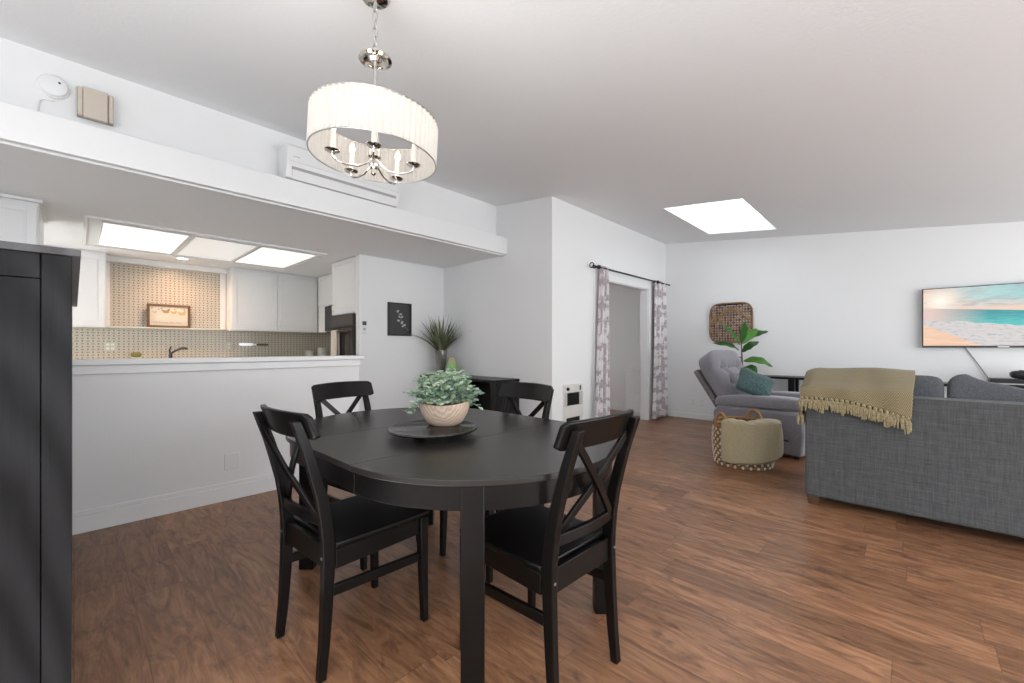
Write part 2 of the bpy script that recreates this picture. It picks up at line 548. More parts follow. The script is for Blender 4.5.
def thing(name, label, cat, loc=(0, 0, 0), rz=0., group=None):
    o = bpy.data.objects.new(name, None); COL.objects.link(o); o.empty_display_size = .1
    o.location = loc; o.rotation_euler = (0, 0, rz)
    return tag(o, label, cat, group)


def struct(name, mb, mat, **kw):
    o = mb.build(name, mat, **kw); o['kind'] = 'structure'; return o


def dup(root, label=None):
    r = root.copy(); COL.objects.link(r)
    if label: r['label'] = label
    for ch in root.children:
        c = ch.copy(); COL.objects.link(c); c.parent = r
        for g in ch.children:
            d = g.copy(); COL.objects.link(d); d.parent = c
    return r


def part(mb, name, mat, parent, label=None, **kw):
    o = mb.build(name, mat, parent, **kw)
    if label: o['label'] = label
    return o


# ------------------------------------------------------------------ setting
XP = -3.655      # pony wall face, beam face
XU = -3.849      # wall above the ledge
YB = 3.749       # end wall of the dining area
XD = -2.95       # wall with the doorway
YF = 6.78        # far wall with the television
XS = -4.97       # stub wall with the picture
XK = -7.40       # kitchen back wall
ZS = 2.29        # kitchen ceiling


def zc(x): return 2.95 - .1086 * (x + 3.92)


struct('floor', bx(-8, 3.4, -3.3, 9, -.08, 0), 'floor')

struct('floor_kitchen', MB().box(XK, -4.98, -1.3, 3.16, .0005, .004).box(-4.979, XP - .121, -1.3, 1.75, .0005, .004), plain('bounce_floor', (.74, .73, .70), .5))  # unseen pale floor, added to bounce light up to the kitchen ceiling

# sloped ceiling with the skylight opening
SX0, SX1, SY0, SY1 = -2.09, -1.255, 4.75, 6.29


def ceil_piece(mb, x0, x1, y0, y1, t=.06):
    a, b = zc(x0), zc(x1)
    mb.add([(x0, y0, a), (x1, y0, b), (x1, y1, b), (x0, y1, a), (x0, y0, a + t), (x1, y0, b + t), (x1, y1, b + t), (x0, y1, a + t)],
           [(0, 3, 2, 1), (4, 5, 6, 7), (0, 1, 5, 4), (1, 2, 6, 5), (2, 3, 7, 6), (3, 0, 4, 7)])


cm = MB()
for a in ((-4.1, 3.4, -3.3, SY0), (-4.1, SX0, SY0, SY1), (SX1, 3.4, SY0, SY1), (-4.1, 3.4, SY1, 6.9)): ceil_piece(cm, *a)
struct('ceiling', cm, 'ceil')
sh = MB(); ht = .16; hb_ = .0605
for (x0, x1, y0, y1) in ((SX0 - .03, SX0, SY0 - .03, SY1 + .03), (SX1, SX1 + .03, SY0 - .03, SY1 + .03), (SX0, SX1, SY0 - .03, SY0), (SX0, SX1, SY1, SY1 + .03)):
    a, b = zc(x0), zc(x1)
    sh.add([(x0, y0, a + hb_), (x1, y0, b + hb_), (x1, y1, b + hb_), (x0, y1, a + hb_), (x0, y0, a + ht), (x1, y0, b + ht), (x1, y1, b + ht), (x0, y1, a + ht)],
           [(0, 3, 2, 1), (4, 5, 6, 7), (0, 1, 5, 4), (1, 2, 6, 5), (2, 3, 7, 6), (3, 0, 4, 7)])
win1 = struct('window_1', sh, 'trim')
a, b = zc(SX0) + ht + .001, zc(SX1) + ht + .001
part(MB().add([(SX0, SY0, a), (SX1, SY0, b), (SX1, SY1, b), (SX0, SY1, a), (SX0, SY0, a + .01), (SX1, SY0, b + .01), (SX1, SY1, b + .01), (SX0, SY1, a + .01)],
              [(0, 3, 2, 1), (4, 5, 6, 7), (0, 1, 5, 4), (1, 2, 6, 5), (2, 3, 7, 6), (3, 0, 4, 7)]), 'pane', 'glass', win1)

# walls
struct('wall_far', bx(-6.0, 3.4, YF, YF + .12, 0, 2.95), 'wall')
OY0, OY1, OZ = 4.69, 6.15, 2.03
wd = MB().box(XD - .12, XD, YB, OY0, 0, 2.95).box(XD - .12, XD, OY1, YF, 0, 2.95).box(XD - .12, XD, OY0, OY1, OZ, 2.95)
struct('wall_doorway', wd, 'wall')
struct('wall_end', bx(XS - .1, XD - .12, YB, YB + .12, 0, 2.95), 'wall')
struct('wall_stub', bx(XS - .1, XS, 2.47, YB, 0, ZS), 'wall')
struct('wall_upper', bx(XU - .1, XU, -3.3, YB, 2.49, 2.97), 'wall')
struct('wall_kitchen_back', bx(XK - .1, XK, -1.3, 3.3, 0, ZS), 'tile')
struct('wall_kitchen_side', bx(XK, XS - .1, 3.16, 3.28, 0, ZS), 'wall')
struct('wall_kitchen_left', bx(XK, XP, -1.42, -1.3, 0, ZS), 'wall')
struct('ceiling_kitchen', bx(XK - .1, XP - .045, -3.3, YB, ZS, ZS + .05), 'ceil')
struct('trim_beam', bx(XP - .045, XP, -3.3, YB, ZS + .002, 2.497), 'trim', bevel=.004)
struct('trim_beam_edge', bx(XP - .075, XP - .046, -3.3, YB, ZS - .012, ZS), 'trim', bevel=.003)
struct('trim_ledge', bx(XU, XP - .045, -3.3, YB, 2.47, 2.495), 'wall')
struct('wall_pony', bx(XP - .12, XP, -1.3, 1.80, 0, 1.018), 'wall')
struct('trim_pony', MB().box(XP, XP + .014, -1.3, 1.80, .962, 1.018).box(XP - .12, XP + .014, 1.80, 1.812, .962, 1.018), 'trim', bevel=.004)
struct('baseboard_pony', MB().box(XP, XP + .014, -1.3, 1.80, 0, .105).box(XP, XP + .009, -1.3, 1.80, .105, .135), 'trim', bevel=.003)
struct('baseboard_end', bx(XS, XD - .12, YB - .014, YB, 0, .11), 'trim', bevel=.003)
struct('baseboard_stub', bx(XS, XS + .014, 2.47, YB - .014, 0, .11), 'trim', bevel=.003)
struct('baseboard_far', bx(XD, 3.3, YF - .014, YF, 0, .085), 'trim', bevel=.003)
struct('baseboard_doorway', MB().box(XD, XD + .014, YB, OY0 - .08, 0, .085).box(XD, XD + .014, OY1 + .08, YF - .014, 0, .085), 'trim', bevel=.003)
struct('baseboard_hall', bx(-6, XD - .12, YF - .014, YF, 0, .11), 'trim', bevel=.003)
struct('wall_hall', bx(-6.0, -5.9, 3.28, YF, 0, 2.5), 'wall')
struct('ceiling_hall', bx(-6, XD - .12, YB + .12, YF, 2.44, 2.5), 'ceil')
door = MB().box(XD, XD + .018, OY0 - .085, OY0 + .004, 0, OZ + .09).box(XD, XD + .018, OY1 - .004, OY1 + .085, 0, OZ + .09).box(XD, XD + .018, OY0 + .004, OY1 - .004, OZ - .004, OZ + .09)
door.box(XD - .125, XD, OY0, OY0 + .016, 0, OZ).box(XD - .125, XD, OY1 - .016, OY1, 0, OZ).box(XD - .125, XD, OY0 + .016, OY1 - .016, OZ - .016, OZ)
struct('door_1', door, 'trim', bevel=.003)
# window walls behind and to the right of the camera
wr = MB().box(-3.9, 3.4, -3.42, -3.3, 2.32, 3.1).box(-3.9, -3.45, -3.42, -3.3, 0, 2.32).box(3.05, 3.4, -3.42, -3.3, 0, 2.32).box(-3.45, 3.05, -3.42, -3.3, 0, .06)
struct('wall_rear', wr, 'wall')
ww = MB().box(3.3, 3.4, -3.3, 6.9, 2.0, 3.1).box(3.3, 3.4, -3.3, -2.6, 0, 2.0).box(3.3, 3.4, 6.0, 6.9, 0, 2.0).box(3.3, 3.4, -2.6, 6.0, 0, .06)
struct('wall_right', ww, 'wall')
for nm, ax, lo, hi, zz in (('window_2', 'y', -3.45, 3.05, (.06, 2.32)), ('window_3', 'x', -2.6, 6.0, (.06, 2.0))):
    fr = MB(); k = 4
    for i in range(k + 1):
        p = lo + (hi - lo) * i / k
        if ax == 'y': fr.box(max(lo, p - .03), min(hi, p + .03), -3.39, -3.33, zz[0], zz[1])
        else: fr.box(3.32, 3.38, max(lo, p - .03), min(hi, p + .03), zz[0], zz[1])
    w = struct(nm, fr, 'trim')
    g = bx(lo, hi, -3.365, -3.36, *zz) if ax == 'y' else bx(3.35, 3.355, lo, hi, *zz)
    part(g, 'pane', 'glass', w)

# pony wall ledge
tag(bx(XP - .16, XP + .03, -1.3, 1.845, 1.018, 1.054).build('bar_ledge', 'trim', bevel=.006, origin=(XP, .3, 1.018)),
    'long white ledge capping the half wall in front of the kitchen', 'ledge')

# ------------------------------------------------------------------ kitchen


def door_mesh(o, u, n, w, h, t=.018, st=.055):
    """frame-and-panel door: o lower-left corner, u along the width, n outward; z up"""
    o, u, n = Vector(o), Vector(u), Vector(n); z = Vector((0, 0, 1))
    m = Matrix((u, n, z)).transposed()
    mb = MB()

    def b(x0, x1, z0, z1, d0, d1):
        k = len(mb.v); mb.box(x0, x1, d0, d1, z0, z1); mb.xform(Matrix.Translation(o) @ m.to_4x4(), k)
    b(0, w, 0, h, 0, t * .55)
    b(0, st, 0, h, t * .55, t); b(w - st, w, 0, h, t * .55, t); b(st, w - st, 0, st, t * .55, t); b(st, w - st, h - st, h, t * .55, t)
    b(st + .012, w - st - .012, st + .012, h - st - .012, t * .55, t * .72)
    return mb


def bar_handle(p, n, up=.09):
    p, n = Vector(p), Vector(n); z = Vector((0, 0, up / 2))
    return MB().tube([p - z, p - z + n * .02, p - z * .6 + n * .028, p + z * .6 + n * .028, p + z + n * .02, p + z], .005, 6)


def cabinet_x(name, label, cat, x0, x1, y0, y1, z0, z1, nd, hz='low', group=None, hside=None):
    """cabinet whose doors face +x"""
    t = thing(name, label, cat, ((x0 + x1) / 2, (y0 + y1) / 2, z0), group=group)
    part(bx(x0, x1 - .019, y0, y1, z0, z1), 'carcass', 'cab', t, bevel=.003)
    w = (y1 - y0 - .02 - .012 * (nd - 1)) / nd
    for i in range(nd):
        a = y0 + .01 + i * (w + .012)
        d = part(door_mesh((x1 - .019, a, z0 + .015), (0, 1, 0), (1, 0, 0), w, z1 - z0 - .05), 'door', 'cab', t, bevel=.002)
        s = hside[i] if hside else (1 if i % 2 == 0 else 0)
        hy = a + (w - .03 if s else .03); hh = z0 + .12 if hz == 'low' else z1 - .2
        part(bar_handle((x1, hy, hh), (1, 0, 0)), 'handle', 'plastic', d)
    return t


cabinet_x('upper_cabinet', 'wide white upper cabinet with two doors right of the tiled alcove', 'cabinet', XK + .012, -7.08, 1.565, 2.78, 1.372, 2.288, 2, group='white kitchen wall cabinets')
cabinet_x('upper_cabinet', 'narrow white upper cabinet left of the tiled alcove', 'cabinet', XK + .012, -7.08, -.62, .27, 1.372, 2.288, 1, group='white kitchen wall cabinets', hside=[1])
cabinet_x('pantry_cabinet', 'tall white cabinet on the far left, seen above the black sideboard', 'cabinet', -5.72, -4.95, -1.28, -.19, 0, 2.272, 2, 'low', hside=[1, 0])
# cornice of the tall cabinet
struct('trim_cornice', bx(-5.74, -4.93, -1.29, -.17, 2.262, 2.288), 'trim', bevel=.004)
# worktop and units below it, along the back wall and the side wall
tag(MB().box(XK, -6.78, -1.3, 3.16, .87, .91).box(-6.78, -5.80, 2.55, 3.16, .87, .91).build('worktop', 'ceramic', bevel=.004, origin=(-7.1, 1, .87)),
    'pale kitchen worktop running under the tiled wall', 'worktop')
for i in range(5):
    y0 = -1.25 + i * .75
    cabinet_x('base_cabinet', 'white base cabinet under the pale worktop in the kitchen', 'cabinet', XK + .012, -6.80, y0, y0 + .74, 0, .868, 1, 'high', group='white base cabinets under the worktop')

# alcove trims and shelf
struct('trim_alcove', MB().box(XK, -7.30, .275, 1.56, 2.215, 2.288).box(XK, -7.375, .275, .315, 1.40, 2.215).box(XK, -7.375, 1.49, 1.56, 1.40, 2.215), 'trim', bevel=.003)
tag(bx(XK, -7.27, .275, 1.56, 1.378, 1.396).build('wall_shelf', 'ceramic', bevel=.002, origin=(XK, .9, 1.38)), 'thin shelf across the tiled alcove below the framed picture', 'shelf')

# framed chick picture on the shelf
fx = -7.31; fy0, fy1, fz0, fz1 = .665, 1.125, 1.397, 1.712
t = thing('framed_picture', 'brown framed picture of little birds on the tiled alcove shelf', 'picture', (fx, (fy0 + fy1) / 2, fz0))
fr = MB(); k = .028
for b in ((fy0, fy1, fz0, fz0 + k), (fy0, fy1, fz1 - k, fz1), (fy0, fy0 + k, fz0 + k, fz1 - k), (fy1 - k, fy1, fz0 + k, fz1 - k)): fr.box(fx - .02, fx + .012, *b)
part(fr, 'frame', 'framewood', t, bevel=.003)
pr = part(bx(fx - .018, fx - .004, fy0 + k, fy1 - k, fz0 + k, fz1 - k), 'print', plain('cream_print_paper', (.62, .58, .50), .8, var=.08, scale=14), t)
M['ink_brown'] = plain('brown_ink', (.33, .22, .13), .8); M['ink_yellow'] = plain('yellow_ink', (.52, .38, .18), .8); M['ink_blue'] = plain('slate_ink', (.22, .24, .26), .8)
M['ink_green'] = plain('pale_green_ink', (.42, .46, .34), .8)
for yy, zz, s, mm in ((.745, 1.60, .7, 'ink_green'), (.862, 1.612, 1.15, 'ink_brown'), (.945, 1.603, .9, 'ink_yellow'), (1.035, 1.592, 1.2, 'ink_yellow')):
    g = MB()
    for dy, dz, ra, rb in ((0, 0, .032, .018), (.024, .024, .014, .013), (-.03, .014, .016, .008)):
        g.prism([(dy * s + ra * s * math.cos(q * PI / 6), dz * s + rb * s * math.sin(q * PI / 6)) for q in range(12)], 0, .0015)
    g.v = [Vector((fx - .004 + p.z, yy + p.x, zz + p.y)) for p in g.v]
    part(g, 'bird', mm, pr)
g = MB()
for (yy, zz, s) in ((.715, 1.655, .009), (.785, 1.64, .009), (.815, 1.652, .011), (.9, 1.645, .008), (.955, 1.648, .009), (1.06, 1.65, .011)):
    g.box(fx - .004, fx - .0025, yy - s, yy + s, zz - s * .7, zz + s * .7)
part(g, 'blossom', 'ink_blue', pr)
g = MB(); R = random.Random(5); yy = .725
for n_ in (3, 4, 2, 4, 5):   # a line of script too small to read
    for q in range(n_):
        hh = R.choice((.014, .014, .026)); w_ = R.uniform(.012, .018)
        g.tube([(fx - .003, yy, fz0 + .062), (fx - .003, yy + w_ * .4, fz0 + .062 + hh), (fx - .003, yy + w_ * .7, fz0 + .06), (fx - .003, yy + w_, fz0 + .066)], .0014, 5)
        yy += w_
    yy += .013
part(g, 'script_line', 'ink_blue', pr)

# oven tower with oven, upper door
t = thing('oven_cabinet', 'tall white oven housing beside the stub wall', 'cabinet', (-5.4, 2.8, 0))
part(MB().box(-5.775, -5.078, 2.47, 3.148, 0, .60).box(-5.775, -5.755, 2.47, 3.148, .60, 2.288).box(-5.098, -5.078, 2.47, 3.148, .60, 2.288).box(-5.755, -5.098, 2.47, 3.148, 1.565, 2.288), 'carcass', 'cab', t, bevel=.002)
d = part(door_mesh((-5.77, 2.469, 1.57), (1, 0, 0), (0, -1, 0), .70, .71), 'door', 'cab', t, bevel=.002)
part(bar_handle((-5.70, 2.451, 1.66), (0, -1, 0)), 'handle', 'nickel', d)
struct('trim_stub', bx(-5.066, XS, 2.455, 2.47, 0, ZS), 'trim')
t = thing('wall_oven', 'built-in oven with a black control panel in the white housing', 'oven', (-5.4, 2.46, .62))
part(bx(-5.75, -5.10, 2.46, 3.0, .62, 1.56), 'casing', 'dark', t)
part(bx(-5.745, -5.09, 2.425, 2.459, 1.395, 1.558), 'control_panel', plain('oven_panel', (.022, .022, .023), .35, var=.15), t, bevel=.004)
dr = part(bx(-5.745, -5.09, 2.42, 2.459, .64, 1.375), 'oven_door', 'dark', t, bevel=.004)
part(bx(-5.53, -5.17, 2.415, 2.4195, .76, 1.29), 'window', plain('oven_glass', (.03, .032, .03), .08), dr)
part(MB().tube([(-5.70, 2.42, 1.335), (-5.70, 2.375, 1.335)], .008, 8).tube([(-5.14, 2.42, 1.335), (-5.14, 2.375, 1.335)], .008, 8).tube([(-5.72, 2.372, 1.335), (-5.12, 2.372, 1.335)], .011, 10), 'handle', 'darkm', dr)
tw = MB()


def towel_fn(u, v):
    x = -5.575 + .17 * u
    s = v * 1.0
    if s < .45: return (x, 2.356 + .004 * math.sin(u * 14), 1.335 - (.45 - s) * 1.15)
    if s < .55:
        a = (s - .45) / .1 * PI; return (x, 2.372 - .017 * math.cos(a), 1.335 + .017 * math.sin(a))
    return (x, 2.390 + .003 * math.sin(u * 14), 1.335 - (s - .55) * .95)


tag(tw.grid(towel_fn, 16, 40).build('hand_towel', 'towel', solid=.006, origin=(-5.49, 2.37, 1.33)), 'cream towel folded over the oven door handle', 'towel')

# range hood cabinet and microwave beyond the tower
t = thing('range_cabinet', 'white cabinet over the cooking corner, mostly behind the oven housing', 'cabinet', (-6.4, 3.0, 1.78))
part(bx(-7.078, -5.78, 2.785, 3.148, 1.79, 2.288), 'carcass', 'cab', t, bevel=.003)
for x0 in (-7.05, -6.41): part(door_mesh((x0, 2.785, 1.80), (1, 0, 0), (0, -1, 0), .62, .47), 'door', 'cab', t, bevel=.002)
part(bx(-7.078, -6.76, 2.785, 3.148, 1.372, 1.789), 'end_panel', 'cab', t, bevel=.002)
t = thing('microwave', 'black microwave seen edge-on left of the oven housing', 'microwave', (-6.3, 2.9, 1.38))
part(bx(-6.74, -5.98, 2.77, 3.15, 1.378, 1.778), 'casing', 'dark', t, bevel=.004)
part(bx(-6.735, -6.2, 2.748, 2.769, 1.385, 1.772), 'door', 'dark', t, bevel=.004)
part(bx(-6.19, -5.985, 2.752, 2.769, 1.385, 1.772), 'control_panel', 'darkm', t, bevel=.003)

# lights in the kitchen ceiling
lf = thing('ceiling_light_tray', 'long white light tray framing three panels in the kitchen ceiling', 'light tray', (-5.9, 1.13, ZS))
tr = MB()
for (x0, x1, y0, y1) in ((-5.245, -5.215, .06, 2.16), (-6.70, -6.67, .06, 2.16), (-6.67, -5.245, .06, .09), (-6.67, -5.245, 2.13, 2.16)): tr.box(x0, x1, y0, y1, ZS - .022, ZS)
part(tr, 'rim', 'trim', lf, bevel=.005)
part(MB().box(-6.67, -5.245, .09, 2.13, ZS - .004, ZS - .001), 'backing', 'cab', lf)
for i, (y0, y1, mm, lab) in enumerate(((.19, .815, 'diff_on', 'lit ceiling panel nearest the tall cabinets on the left'), (.875, 1.435, 'diff_dim', 'dim middle ceiling panel between two lit ones'), (1.49, 2.085, 'diff_on', 'lit ceiling panel nearest the oven housing'))):
    t = thing('ceiling_panel_light', lab, 'ceiling light', (-5.95, (y0 + y1) / 2, ZS - .004), group='kitchen ceiling panels')
    g = MB(); e = .012
    for (xa, xb, ya, yb) in ((-6.56 - e, -6.56, y0 - e, y1 + e), (-5.37, -5.37 + e, y0 - e, y1 + e), (-6.56, -5.37, y0 - e, y0), (-6.56, -5.37, y1, y1 + e)): g.box(xa, xb, ya, yb, ZS - .016, ZS - .005)
    part(g, 'frame', 'trim', t)
    part(bx(-6.56, -5.37, y0, y1, ZS - .011, ZS - .006), 'diffuser', mm, t)
t = thing('recessed_downlight', 'small warm recessed light above the tiled alcove', 'ceiling light', (-6.86, .975, ZS))
part(MB().lathe([(.085, 0), (.085, -.006), (.062, -.010), (.058, -.002)], 28, (-6.86, .975, ZS), True), 'trim_ring', 'trim', t)
part(MB().lathe([(0, -.006), (.04, -.005), (.057, -.001), (.057, 0), (0, 0)], 24, (-6.86, .975, ZS)), 'lens', 'can', t)
sp = bpy.data.lights.new('downlight_lamp', 'SPOT'); sp.energy = 42; sp.color = (1, .62, .37); sp.spot_size = 2.9; sp.spot_blend = 1.0; sp.shadow_soft_size = .05
so = bpy.data.objects.new('downlight_lamp', sp); COL.objects.link(so); so.location = (-6.86, .975, ZS - .02); so.rotation_euler = (0, math.radians(-24), 0)
so.rotation_euler = (0, math.radians(6), 0)

# small things along the back wall
t = thing('kitchen_faucet', 'chrome kitchen faucet rising above the half wall', 'faucet', (-7.12, .885, .91))
part(MB().lathe([(0, 0), (.03, 0), (.03, .012), (.022, .03), (.020, .13), (.0, .14)], 20, (-7.12, .885, .91)), 'body', 'darkm', t)
part(MB().tube([(-7.12, .885, 1.03), (-7.11, .90, 1.06), (-7.08, .94, 1.09), (-7.05, .985, 1.115), (-7.02, 1.02, 1.118), (-7.0, 1.045, 1.108)], [.015, .014, .013, .016, .017, .015], 12), 'spout', 'darkm', t)
part(MB().tube([(-7.12, .885, 1.04), (-7.125, .875, 1.09), (-7.13, .895, 1.14)], [.014, .010, .008], 10), 'lever', 'darkm', t)
t = thing('dish_sponge', 'yellow sponge on a stand left of the chrome faucet', 'sponge', (-7.12, .545, .91))
part(MB().lathe([(0, 0), (.05, 0), (.05, .01), (.012, .02), (.012, .08), (.05, .085), (.05, .095), (0, .095)], 20, (-7.12, .545, .91)), 'stand', 'ceramic', t)
part(MB().pillow((.08, .105, .062), .6, .6, 20, 12, Matrix.Translation((-7.12, .545, 1.036))), 'sponge', 'sponge', t)


def outlet(y, z, axis, pos, label, wide=.075, high=.118, group=None, gang=1, nm='wall_outlet', mat='plastic'):
    """cover plate with sockets; axis x: on a wall facing +x, y: facing -y, at its coordinate pos"""
    f = (lambda a, b, c, d, e, g: bx(pos + a, pos + b, y + c, y + d, z + e, z + g)) if axis == 'x' else (lambda a, b, c, d, e, g: bx(y + c, y + d, pos - b, pos - a, z + e, z + g))
    t = thing(nm, label, 'outlet', (pos, y, z) if axis == 'x' else (y, pos, z), group=group)
    part(f(0, .006, -wide / 2, wide / 2, -high / 2, high / 2), 'plate', mat, t, bevel=.002)
    for k in range(gang):
        c = (k - (gang - 1) / 2) * .046
        for s in (-1, 1): part(f(.006, .008, c - .015, c + .015, s * .025 - .014, s * .025 + .014), 'socket', 'offwhite', t, bevel=.001)
    return t


outlet(.318, 1.14, 'x', XK, 'double cover plate on the tile below the narrow upper cabinet', .118, .118, 'kitchen wall plates', 2, mat='plate')
outlet(1.60, 1.15, 'x', XK, 'single cover plate on the tile right of the faucet', .08, .118, 'kitchen wall plates', mat='plate')
outlet(.812, .285, 'x', XP, 'blank white cover plate low on the half wall', .098, .118, gang=0, nm='wall_plate')
outlet(-2.50, .262, 'y', YF, 'left one of two outlets low on the far wall', group='far wall outlets')
outlet(-2.36, .262, 'y', YF, 'right one of two outlets low on the far wall', group='far wall outlets')

t = thing('knife', 'wide kitchen knife with a brown handle fixed on the tile', 'knife', (XK, 1.9, 1.17))
part(MB().prism([(1.73, 1.165), (1.76, 1.15), (1.90, 1.15), (1.92, 1.195), (1.73, 1.195)], 0, .004), 'blade', 'steel', t)
bl = t.children[0].data
for v in bl.vertices:   # profile drawn in (y, z): turn it onto the wall
    w = v.co + t.location; v.co = Vector((XK + .012 + w.z, w.x, w.y)) - t.location
part(MB().pillow((.022, .17, .034), .5, .7, 16, 10, Matrix.Translation((XK + .016, 2.05, 1.172))), 'handle', 'framewood', t)
part(bx(XK, XK + .010, 1.75, 2.12, 1.165, 1.18), 'rail', 'steel', t)
for (yy, r, hh, lab) in ((2.70, .062, .165, 'shorter pale canister left of its taller neighbour'), (2.90, .066, .215, 'taller pale canister beside the oven housing')):
    t = thing('canister', lab, 'canister', (-7.24, yy, .91), group='pale canisters on the worktop')
    part(MB().lathe([(0, 0), (r, 0), (r, hh * .82), (r * .97, hh * .84), (0, hh * .84)], 24, (-7.24, yy, .91)), 'jar', 'ceramic', t)
    part(MB().lathe([(0, hh * .84), (r * 1.02, hh * .84), (r * 1.02, hh * .96), (r * .9, hh), (0, hh)], 24, (-7.24, yy, .911)), 'lid', 'ceramic', t)
tag(MB().box(-7.2, -6.9, 1.68, 2.12, .911, .985).build('dish_drainer', 'darkm', bevel=.008, origin=(-7.05, 1.9, .911)), 'dark low rack on the worktop below the knife', 'rack')

# ------------------------------------------------------------------ wall above the ledge
t = thing('smoke_detector', 'round white smoke alarm high on the wall at the left', 'smoke alarm', (XU, -.088, 2.745))
sd = MB().lathe([(0, .036), (.045, .036), (.060, .030), (.066, .016), (.070, .014), (.072, 0), (0, 0)], 40)
sd.v = [Vector((XU + p.z, -.088 + p.x, 2.745 + p.y)) for p in sd.v]; part(sd, 'body', 'plastic', t)
part(MB().cyl((XU + .035, -.062, 2.765), (XU + .0385, -.062, 2.765), .006, seg=12), 'button', 'dark', t)
part(MB().tube([(XU + .006, -.075, 2.678), (XU + .006, -.085, 2.655), (XU + .006, -.125, 2.652), (XU + .006, -.145, 2.640), (XU + .006, -.15, 2.60), (XU + .006, -.15, 2.497)], .0035, 6), 'cord', 'plastic', t)
t = thing('door_chime', 'beige box mounted on the wall next to the smoke alarm', 'chime', (XU, .095, 2.69))
part(bx(XU, XU + .05, .012, .18, 2.60, 2.775), 'base', plain('taupe_plastic', (.33, .28, .23), .5), t, bevel=.004)
part(bx(XU + .03, XU + .066, .040, .152, 2.592, 2.785), 'cover', 'beige', t, bevel=.005)
for y in (.016, .156): part(bx(XU + .03, XU + .058, y, y + .022, 2.598, 2.78), 'side_rib', 'beige', t, bevel=.004)

t = thing('air_conditioner', 'white wall-mounted air conditioner above the kitchen ledge', 'air conditioner', (XU, 1.7, 2.5))
y0, y1 = 1.185, 2.215
prof = [(0, 2.51), (.135, 2.51), (.165, 2.525), (.198, 2.60), (.205, 2.64), (.205, 2.775), (.19, 2.79), (0, 2.79)]
part(MB().loft([[(XU + a, y, z) for a, z in prof] for y in (y0, y1)]), 'casing', 'plastic', t, bevel=.006)
part(MB().loft([[(XU + a, y, z) for a, z in ((.206, 2.645), (.210, 2.65), (.210, 2.77), (.206, 2.775))] for y in (y0 + .006, y1 - .006)]), 'front_panel', 'plastic', t)
part(MB().loft([[(XU + a, y, z) for a, z in ((.168, 2.521), (.172, 2.518), (.206, 2.60), (.202, 2.603))] for y in (y0 + .05, y1 - .05)]), 'louver', 'plastic', t)
part(MB().loft([[(XU + a, y, z) for a, z in ((.197, 2.585), (.2015, 2.585), (.2085, 2.606), (.204, 2.607))] for y in (y0 + .04, y1 - .04)]), 'vent_slot', plain('vent_grey', (.35, .35, .36), .6), t)
part(bx(XU + .210, XU + .212, y0 + .05, y0 + .10, 2.685, 2.692), 'emblem', plain('emblem_grey', (.5, .5, .52), .4), t)

# ------------------------------------------------------------------ stub wall and end wall
t = thing('framed_print', 'black framed print of a pale leafy sprig on the stub wall', 'picture', (XS, 3.01, 1.5))
y0, y1, z0, z1 = 2.838, 3.19, 1.283, 1.724; k = .022
fr = MB()
for b in ((y0, y1, z0, z0 + k), (y0, y1, z1 - k, z1), (y0, y0 + k, z0 + k, z1 - k), (y1 - k, y1, z0 + k, z1 - k)): fr.box(XS + .001, XS + .028, *b)
part(fr, 'frame', 'dark', t, bevel=.002)
pr = part(bx(XS + .002, XS + .014, y0 + k, y1 - k, z0 + k, z1 - k), 'print', plain('charcoal_print', (.035, .035, .035), .45, var=.1), t)
M['sprig'] = plain('pale_grey_ink', (.40, .42, .41), .7, var=.2)
g = MB()
for (yy, zz, a, s) in ((2.985, 1.612, .6, 1.), (3.03, 1.573, -.3, 1.), (3.01, 1.538, 2.6, .9), (3.05, 1.538, .5, .9), (2.995, 1.487, 2.9, 1.1), (3.048, 1.462, .9, 1.2), (3.085, 1.43, .3, 1.1), (3.06, 1.415, 3.6, .9)):
    pl = [(.022 * s * math.cos(q * PI / 6), .0125 * s * math.sin(q * PI / 6)) for q in range(12)]
    g.prism([(yy + x * math.cos(a) - y * math.sin(a), zz + x * math.sin(a) + y * math.cos(a)) for x, y in pl], 0, .001)
pts = [(2.975, 1.63), (3.0, 1.57), (3.03, 1.51), (3.06, 1.45), (3.10, 1.395), (3.15, 1.36)]
g.v = [Vector((XS + .014 + p.z, p.x, p.y)) for p in g.v]
g.tube([(XS + .0145, a, b) for a, b in pts], .0016, 6)
part(g, 'sprig', 'sprig', pr)
t = thing('wall_keypad', 'small grey keypad above the light switch on the stub wall', 'keypad', (XS, 2.505, 1.42))
part(bx(XS, XS + .012, 2.483, 2.545, 1.40, 1.462), 'plate', 'plastic', t, bevel=.002)
part(bx(XS + .012, XS + .016, 2.488, 2.540, 1.408, 1.456), 'screen', 'darkm', t)
t = thing('light_switch', 'pale light switch below the grey keypad on the stub wall', 'switch', (XS, 2.512, 1.34))
part(bx(XS, XS + .006, 2.478, 2.552, 1.285, 1.385), 'plate', 'plastic', t, bevel=.002)
part(bx(XS + .006, XS + .011, 2.498, 2.532, 1.345, 1.375), 'rocker', plain('grey_switch', (.42, .42, .43), .5), t, bevel=.001)
part(bx(XS + .006, XS + .011, 2.498, 2.532, 1.297, 1.325), 'rocker', 'offwhite', t, bevel=.001)

